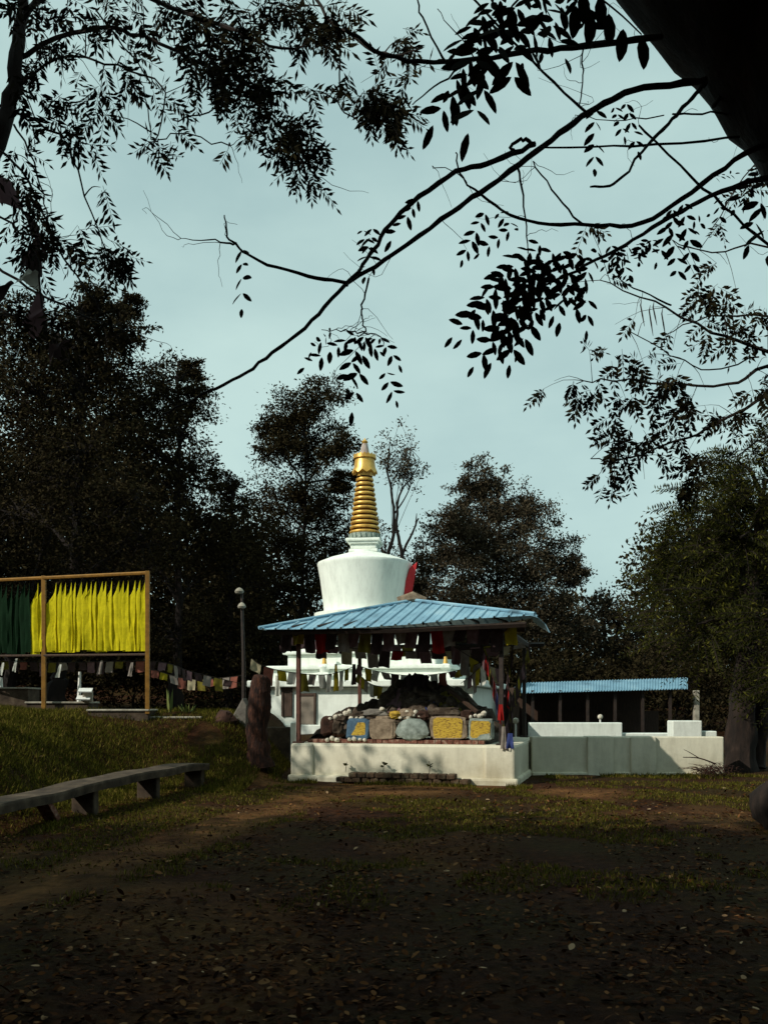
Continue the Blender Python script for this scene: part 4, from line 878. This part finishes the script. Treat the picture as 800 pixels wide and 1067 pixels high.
for a in ((620, 115, 619, 172, 2.8, 5, 15), (652, 108, 664, 155, 2.8, 5, 12), (640, 112, 650, 140, 2.8, 4, 10), (253, 260, 252, 318, 2.5, 4, 15), (505, 222, 482, 268, 2.7, 5, 15), (520, 222, 536, 236, 2.7, 3, 12), (530, 240, 500, 262, 2.65, 3, 13), (700, 218, 706, 292, 2.7, 6, 16), (712, 212, 722, 285, 2.7, 6, 16), (700, 225, 684, 270, 2.7, 4, 14), (370, 350, 318, 380, 2.5, 6, 14), (372, 352, 362, 402, 2.5, 4, 17), (380, 350, 367, 425, 2.5, 4, 18), (396, 352, 415, 378, 2.5, 3, 13), (402, 388, 412, 415, 2.5, 3, 15), (345, 345, 325, 365, 2.55, 4, 12), (388, 238, 380, 285, 2.6, 5, 13), (435, 208, 408, 248, 2.6, 5, 14), (378, 240, 388, 275, 2.6, 4, 12), (380, 355, 395, 365, 2.5, 3, 12),
          (797, 190, 780, 250, 2.5, 3, 22), (800, 170, 765, 215, 2.6, 4, 16), (795, 215, 800, 262, 2.5, 2, 24), (750, 205, 748, 235, 2.9, 3, 11), (745, 185, 765, 180, 2.9, 4, 8), (722, 240, 735, 225, 2.9, 2, 10)): spray(*a, sag=.04)
for a in ((560, 262, 472, 345, 2.5, 8, 20), (566, 272, 482, 348, 2.55, 8, 19), (570, 278, 494, 376, 2.5, 8, 20), (562, 285, 512, 372, 2.6, 7, 20), (548, 288, 531, 375, 2.45, 6, 21), (578, 270, 541, 362, 2.6, 7, 19), (592, 266, 556, 330, 2.6, 6, 18), (602, 264, 577, 325, 2.55, 6, 18), (612, 268, 611, 340, 2.65, 5, 18), (600, 286, 583, 332, 2.6, 4, 17), (562, 254, 512, 292, 2.55, 5, 18), (546, 268, 496, 318, 2.6, 5, 18), (622, 262, 600, 305, 2.6, 5, 16), (636, 256, 655, 284, 2.7, 4, 13), (575, 262, 520, 335, 2.4, 7, 20), (560, 270, 524, 352, 2.7, 7, 18), (585, 262, 600, 318, 2.5, 5, 17)): spray(*a, wr=.37, sag=.04)
for _ in range(6):
    x = random.uniform(640, 690); y = 262-(x-640)*.3; spray(x, y, x-random.uniform(0, 22), y+random.uniform(14, 24), 2.7, 4, 10, sag=.04)
for tt in sp.t: bmb.tube(tt, .0017, 3)
bmb.build('branches', M['twig'], root, True)
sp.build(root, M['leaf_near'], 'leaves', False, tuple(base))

# ---------------------------------------------------------------- small leaved tree off the right edge
base = Vector((5.2, 8.0, 0)); root = thing('overhanging_tree', base, 'fine leaved tree reaching in from the right edge above the feathery tree', 'tree'); mb = MB()
tq = limb(mb, [base, Vector((5.0, 8, 2)), Vector((4.7, 8, 3.6)), Vector((4.2, 8, 5.2)), Vector((3.9, 8, 7))], .22, .08, 10, 5, .01, .2); qs = []
for pl, r in (([(915, 400), (800, 368), (740, 345), (680, 315), (625, 292)], .022), ([(915, 420), (800, 385), (770, 399), (710, 400), (640, 395), (600, 400)], .022), ([(915, 350), (840, 385), (800, 410), (750, 440), (700, 462), (640, 480), (615, 478)], .024), ([(900, 330), (800, 330), (740, 330), (690, 350)], .014), ([(915, 470), (860, 450), (800, 455), (760, 478)], .02), ([(790, 372), (740, 385), (700, 370), (655, 345)], .008), ([(900, 280), (800, 255), (740, 262), (700, 250)], .012), ([(900, 300), (830, 200), (790, 170), (740, 240)], .012)):
    q = limb(mb, [P(x, y, 8-.1*i) for i, (x, y) in enumerate(pl)], r, .004, 5, 4, .01); qs.append(q)
sp = Sprays()
for q in qs:
    for p in q[3:]:
        if p.x > 3.7: continue
        for k_ in range(random.choice((0, 0, 1, 1, 2))):
            e = p+Vector((random.gauss(-.05, .2), random.gauss(0, .3), random.gauss(-.03, .16))); limb(mb, [p, (p+e)/2+Vector((0, 0, .04)), e], .004, .0015, 3, 2)
            if random.random() < .45: continue
            for _s in range(random.randint(1, 3)):
                d = Vector((random.gauss(-.2, .6), random.gauss(0, .4), random.uniform(-1, .1))).normalized(); sp.add(e, e+d*random.uniform(.14, .26), 5, .072, .027, .1, stalk=.2)
for x, y in ((600, 405), (618, 405), (640, 372), (650, 420), (632, 440), (660, 460), (630, 495), (645, 475), (655, 455), (712, 440), (700, 430), (715, 490), (725, 480), (700, 395), (740, 310), (760, 325), (745, 300), (790, 330), (675, 400), (690, 395), (780, 350), (790, 410), (715, 420), (760, 430)):
    c = P(x, y, 7.6)
    for _s in range(6):
        a = c+Vector((random.gauss(0, .06), random.gauss(0, .1), random.gauss(0, .05))); d = Vector((random.gauss(0, .6), random.gauss(0, .4), random.uniform(-1, .1))).normalized(); sp.add(a, a+d*random.uniform(.12, .22), 5, .075, .03, .1, stalk=.2)
for tt in sp.t: mb.tube([tt[0], tt[-1]], .0018, 3)
for x, y_, l_ in ((668, 318, 22), (677, 324, 26), (681, 320, 19), (690, 327, 24), (755, 330, 20), (763, 326, 26)): mb.tube([P(x, y_-6, 7.6), P(x-1, y_, 7.6), P(x+1, y_+l_*.5, 7.6), P(x+3, y_+l_, 7.6)], [.002, .006, .007, .002], 4)      # seed pods
mb.build('trunk', M['bark'], root, True); sp.build(root, M['leaf_left'], 'leaves', True, tuple(base))

# ---------------------------------------------------------------- tree overhanging from the upper left
base = Vector((-3.3, 6.0, 0)); root = thing('overhanging_tree', base, 'dark small leaved tree hanging over the sky from the upper left corner', 'tree'); mb = MB()
tq = limb(mb, [base, Vector((-3.2, 6, 2)), P(-170, 420, 6), P(-60, 260, 6), P(-8, 160, 6), P(14, 90, 6), P(24, -10, 6), P(34, -160, 6)], .11, .025, 10, 6, .01, .2)
qs = []
for pl, r in (([(20, 60), (90, 30), (150, 40), (230, 80), (300, 140), (318, 180)], .018), ([(22, 20), (80, -20), (200, 15), (260, 40), (310, 50), (350, 15)], .022), ([(25, -20), (150, -40), (300, -20), (350, 25), (400, 56), (440, 50)], .02), ([(0, 110), (60, 140), (85, 190), (110, 260)], .010), ([(-5, 150), (30, 190), (60, 260), (90, 300), (110, 330)], .010), ([(10, 100), (60, 60), (110, 65), (170, 90), (160, 150)], .010), ([(350, 25), (355, 90), (352, 110), (375, 125), (395, 120)], .006), ([(-20, 200), (20, 240), (60, 250)], .01), ([(200, 15), (230, 60), (225, 110), (180, 125)], .008), ([(15, 130), (40, 180), (50, 230)], .008), ([(150, 90), (160, 145), (185, 140), (240, 152)], .004), ([(100, 10), (150, 75), (160, 90)], .006), ([(-30, 260), (30, 300), (90, 330), (130, 345)], .012), ([(-40, 300), (20, 330), (60, 320)], .01)):
    qs.append(limb(mb, [P(x, y, 6-.12*i+random.uniform(-.1, .1)) for i, (x, y) in enumerate(pl)], r, .004, 5, 5, .008))
sp = Sprays()
cl = [(30, 20, 45, 26), (90, 15, 40, 24), (150, 10, 38, 26), (200, 20, 32, 26), (250, 15, 34, 30), (300, 15, 32, 28), (340, 20, 24, 18), (225, 60, 30, 26), (260, 70, 28, 26), (215, 85, 20, 16), (270, 100, 26, 26), (295, 135, 24, 26), (240, 105, 22, 14), (310, 165, 18, 18), (320, 185, 10, 8), (312, 135, 18, 12), (395, 105, 20, 40), (380, 95, 12, 12), (412, 120, 10, 12), (418, 45, 14, 12), (428, 75, 8, 6), (340, 45, 16, 12), (320, 95, 10, 5), (60, 60, 30, 14), (20, 90, 26, 14), (60, 105, 22, 8), (70, 130, 12, 8), (85, 145, 14, 7), (110, 120, 12, 6), (105, 95, 12, 6), (170, 100, 16, 8), (165, 155, 10, 7), (185, 130, 10, 3), (150, 160, 6, 3), (105, 195, 8, 3), (20, 190, 22, 16), (30, 230, 18, 16), (15, 160, 16, 8), (60, 250, 14, 8), (90, 240, 8, 4), (108, 262, 14, 18), (120, 270, 8, 8), (75, 255, 8, 6), (30, 260, 14, 12), (20, 330, 22, 16), (60, 325, 22, 18), (100, 330, 20, 18), (130, 345, 12, 10), (75, 350, 20, 16), (45, 300, 12, 6), (238, 155, 5, 2), (205, 55, 16, 10), (130, 60, 24, 10)]
for x, y, r, n in cl:
    for _ in range(int(n*(.95 if y < 300 else .5))):
        D = random.uniform(5.2, 6.3); a = P(x+random.gauss(0, r*.55), y+random.gauss(0, r*.5), D)
        d = Vector((random.uniform(-.5, .9), random.gauss(0, .4), random.uniform(-1.1, .15))).normalized(); sp.add(a, a+d*random.uniform(.10, .2), random.choice((4, 5, 6)), random.uniform(.06, .082), .021, .1, stalk=.15)
    if qs:
        s0 = min((p for q in qs for p in q), key=lambda p: (p-P(x, y, 5.7)).length); limb(mb, [s0, (s0+P(x, y, 5.7))/2+Vector((0, 0, .03)), P(x, y, 5.7)], .006, .002, 3, 3)
for _ in range(60):
    q = random.choice(qs); s0 = random.choice(q); e = s0+Vector((random.gauss(.1, .2), random.gauss(0, .2), random.gauss(-.1, .18))); limb(mb, [s0, (s0+e)/2+Vector((random.gauss(0, .05), 0, random.gauss(0, .05))), e], .003, .001, 3, 4, .004)
for tt in sp.t: mb.tube([tt[0], tt[-1]], .0015, 3)
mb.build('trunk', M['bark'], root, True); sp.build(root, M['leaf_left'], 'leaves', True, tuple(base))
# dark flags tangled in it
t = thing('prayer_flag_string', P(-10, 170, 5.6), 'tattered prayer flags in white, maroon and dark blue caught in the upper left tree', 'prayer flags')
q = smooth_path([P(-20, 175, 5.6), P(20, 215, 5.6), P(38, 250, 5.6), P(42, 300, 5.6), P(48, 345, 5.6)], 6); mb = MB(); mb.tube(q, .006, 4); mb.build('cord', M['twig'], t)
for pts, c in (([(-15, 178), (12, 190), (22, 212), (-12, 220)], 'mauve'), ([(24, 220), (38, 232), (46, 262), (30, 240)], 'dark'), ([(22, 262), (42, 250), (42, 285), (18, 278)], 'dark'), ([(34, 276), (41, 285), (40, 300), (12, 292)], 'white'), ([(12, 292), (14, 298), (-4, 312), (-8, 300)], 'dark'), ([(41, 303), (49, 335), (34, 350), (18, 336)], 'mauve'), ([(48, 358), (76, 355), (66, 372), (50, 378)], 'dark')):
    mb = MB(); a, b, c_, d = [P(x, y, 5.6) for x, y in pts]; n = 6; vs = []
    for j in range(n+1):
        for i in range(n+1):
            s_, t_ = i/n, j/n; p = (a*(1-s_)+b*s_)*(1-t_)+(d*(1-s_)+c_*s_)*t_; vs.append(p+Vector((0, .04*math.sin(s_*6+t_*2), .01*math.sin(t_*5+s_*7))))
    mb.add(vs, [(j*(n+1)+i, j*(n+1)+i+1, (j+1)*(n+1)+i+1, (j+1)*(n+1)+i) for j in range(n) for i in range(n)]); mb.build('flag', CL[c], t, True)

# ---------------------------------------------------------------- unseen trees added behind and beside the camera to shade the clearing
gv = [((-8.5, 3), 10.5, 4.2, 'tall unseen shade tree left of the camera'), ((-11.8, 12), 10.5, 2.6, 'thin crowned tree added to dapple the plinth, unseen beyond the left edge'), ((-3.6, -3.2), 9.5, 4.0, 'unseen shade tree just behind the camera'), ((2.8, -4), 9.5, 4.2, 'unseen shade tree behind the camera to the right'), ((-9.5, -4), 12, 4.5, 'tall unseen shade tree far behind on the left'), ((-18, 23), 13, 4.5, 'tall tree beyond the left edge of the wood'), ((7.5, 4.5), 8.5, 3.2, 'unseen shade tree beyond the right edge'), ((-5.5, -9), 12, 5, 'second tall unseen shade tree further behind the camera'), ((5.5, -10), 12, 5, 'tall unseen shade tree far behind on the right'), ((9.5, -3), 10, 4.2, 'unseen shade tree behind the right shoulder of the camera'), ((0, -1.6), 9.8, 4.3, 'unseen shade tree arching right over the camera'), ((-14.5, 1), 11.5, 4.5, 'wide unseen shade tree far out on the left')]
for (x, y), h, r, lb in gv:
    bs = []
    for i in range(11):
        a = i*2.4; rr = r*.62*math.sqrt((i+.5)/11)*1.25; bs.append((x+rr*math.cos(a), y+rr*math.sin(a), h-r*.55+random.uniform(-1.2, .9), r*.42))
    blob_tree('shade_tree', (x, y, ground_z(x, y, False)), bs, lb, group='unseen trees added for shade round the clearing', trunk_r=.3, clumps=7 if 'thin' in lb else 18, per=11 if 'thin' in lb else 56, leaf=.28, lw=.6, m='leaf_dark', spread=.28)

wr_ = []  # added ring of unseen foliage, blocks low sky light
for i in range(64):
    a = math.pi*(1.0+i/63) ; rr = random.uniform(26, 32)
    for q in range(6): wr_.append((rr*1.2*math.cos(a), rr*math.sin(a)*.8, q*1.8+.5))
p_ = np.concatenate([rng.normal(0, 1, (120, 3))*np.array([1.8, 1.8, 1.2])+np.array(c) for c in wr_]); n = len(p_)
o = leaf_mesh('sky_blocking_wood', p_, unit(rng.normal(0, 1, p_.shape)), unit(rng.normal(0, 1, p_.shape)), .75, .45, M['leaf_dark']); tag(o, 'unseen dark woodland added behind the camera to block low sky light', 'wood', kind='stuff')
# ---------------------------------------------------------------- grass, litter
def scatter_grass(n, fn, hmin, hmax, name, label, w=.012):
    ps = []
    while len(ps) < n:
        r = fn()
        if r: ps.append(r)
    p = np.array([(x, y, ground_z(x, y)-.01) for x, y in ps]); N_ = len(p)
    d = rng.normal(0, .45, (N_, 3)); d[:, 2] = 1; d = unit(d); h = rng.uniform(hmin, hmax, N_)
    o = leaf_mesh(name, p, d, unit(rng.normal(0, 1, (N_, 3))*np.array([1, 1, .1])), h, w*(1+h*2), M['grass'])
    return tag(o, label, 'grass', kind='stuff')
def nb(x, y, s, o=0): return noise.noise(Vector((x*s, y*s, o)))
def g1():
    y = random.uniform(11.5, 22); x = random.uniform(-9.5, -2.2)
    if x > -4.2 and y < 16.5: return None
    if abs((Vector((x, y, 0))-bA).dot(bn)) < .3 and y < 17.8: return None
    if y > 19.6 and x < -4.2 and random.random() < .6: return None
    if x > -2.6 and y < 19.2: return None
    return (x, y) if nb(x, y, .9) > -.6 else None
scatter_grass(60000, g1, .05, .16, 'bank_grass', 'short green grass covering the bank behind the bench')
def g2():
    y = 7+12*random.random()**.8; x = random.uniform(-.42*y, .46*y)
    if y > 17.9 and x > -2.2 and x < 3.2: return None
    if worn_and_sunlit(x, y) > .25 and random.random() < .93: return None
    v = nb(x, y, .55, 3)+.5*nb(x, y, 1.7, 5)+.45*S((-.5-x)/2.5)*S((y-9.5)/3)+.22*S((x-1)/2)*S((y-10)/3)
    return (x, y) if v > .08 and not (y > 20.4) else None
scatter_grass(48000, g2, .025, .085, 'clearing_grass', 'patchy short grass in the shaded clearing', .010)
ps = []
while len(ps) < 22000:
    y = 3.6+15*random.random()**1.35; x = random.uniform(-.44*y-.3, .44*y+.3)
    if y > 17.8 and -2.3 < x < 3: continue
    if nb(x, y, .8, 11)+random.uniform(-.5, .5) < -.12: continue
    if worn_and_sunlit(x, y) > .3 and random.random() < .6: continue
    ps.append((x, y))
p = np.array([(x, y, ground_z(x, y)+random.uniform(.004, .03)) for x, y in ps]); n = len(p)
d = rng.normal(0, 1, (n, 3)); d[:, 2] *= .22; nn = rng.normal(0, .35, (n, 3)); nn[:, 2] = 1
L_ = rng.uniform(.025, .075, n)*rng.uniform(.7, 1.25, n)
o = leaf_mesh('fallen_leaves', p, unit(d), unit(nn), L_, L_*.48, M['litter'], quad=False); tag(o, 'brown and pale dry leaves scattered over the clearing floor', 'leaf litter', kind='stuff')

# weeds at the foot of the plinth and walls
wd = []
while len(wd) < 5000:
    if random.random() < .5: x = random.uniform(3.6, 8.4); y = 20.55-abs(random.gauss(0, .35))
    else:
        a = random.uniform(-.4, PL+.3); b = -.32-abs(random.gauss(0, .22)); v = pv(a, b, 0); x, y = v.x, v.y
    if nb(x, y, 1.2, 8) > -.05: wd.append((x, y))
it = iter(wd); scatter_grass(5000, lambda: next(it), .04, .13, 'wall_weeds', 'tufts of weeds along the foot of the white walls')

# ---------------------------------------------------------------- light, sky, camera
sun_dir = Vector((3, 2, -2.6)).normalized()
sl = bpy.data.lights.new('sun', 'SUN'); sl.energy = 4.0; sl.angle = math.radians(.6); sl.color = (1, .95, .83)
so = bpy.data.objects.new('sun', sl); C.objects.link(so); so.rotation_euler = sun_dir.to_track_quat('-Z', 'Y').to_euler(); so.location = (-20, -10, 30)
w = bpy.data.worlds.new('World'); sc.world = w; w.use_nodes = True; nt = w.node_tree; bg = nt.nodes['Background']
sky = nt.nodes.new('ShaderNodeTexSky'); sky.sky_type = 'NISHITA'; sky.sun_disc = False
sky.sun_elevation = math.radians(36); sky.sun_rotation = math.atan2(-sun_dir.x, -sun_dir.y)
sky.air_density = 1.0; sky.dust_density = 3.0; sky.ozone_density = 1.5
tc = nt.nodes.new('ShaderNodeTexCoord'); mp = nt.nodes.new('ShaderNodeMapping'); mp.inputs['Scale'].default_value = (1, 1, 2.2)
no = nt.nodes.new('ShaderNodeTexNoise'); no.inputs['Scale'].default_value = 1.9; no.inputs['Detail'].default_value = 7; no.inputs['Roughness'].default_value = .5
nt.links.new(tc.outputs['Generated'], mp.inputs[0]); nt.links.new(mp.outputs[0], no.inputs['Vector'])
cr = nt.nodes.new('ShaderNodeValToRGB'); e = cr.color_ramp.elements; e[0].position = .38; e[0].color = (4.3, 6.2, 6.1, 1); e[1].position = .62; e[1].color = (6.1, 8.2, 7.7, 1)
nt.links.new(no.outputs['Fac'], cr.inputs[0])
mx = nt.nodes.new('ShaderNodeMixRGB'); mx.inputs[0].default_value = .86; nt.links.new(sky.outputs[0], mx.inputs[1]); nt.links.new(cr.outputs[0], mx.inputs[2])
nt.links.new(mx.outputs[0], bg.inputs[0]); bg.inputs[1].default_value = .1
cd = bpy.data.cameras.new('camera'); cam = bpy.data.objects.new('camera', cd); C.objects.link(cam)
cam.location = (0, 0, EYE); cam.rotation_euler = (math.radians(90), 0, 0); cd.sensor_fit = 'VERTICAL'; cd.sensor_height = 36; cd.lens = F/1067*36
cd.shift_y = (HZ-533.5)/1067; cd.clip_end = 2000; cd.clip_start = .05
sc.camera = cam
sc.view_settings.view_transform = 'Standard'; sc.view_settings.look = 'None'; sc.view_settings.exposure = 0; sc.view_settings.gamma = 1
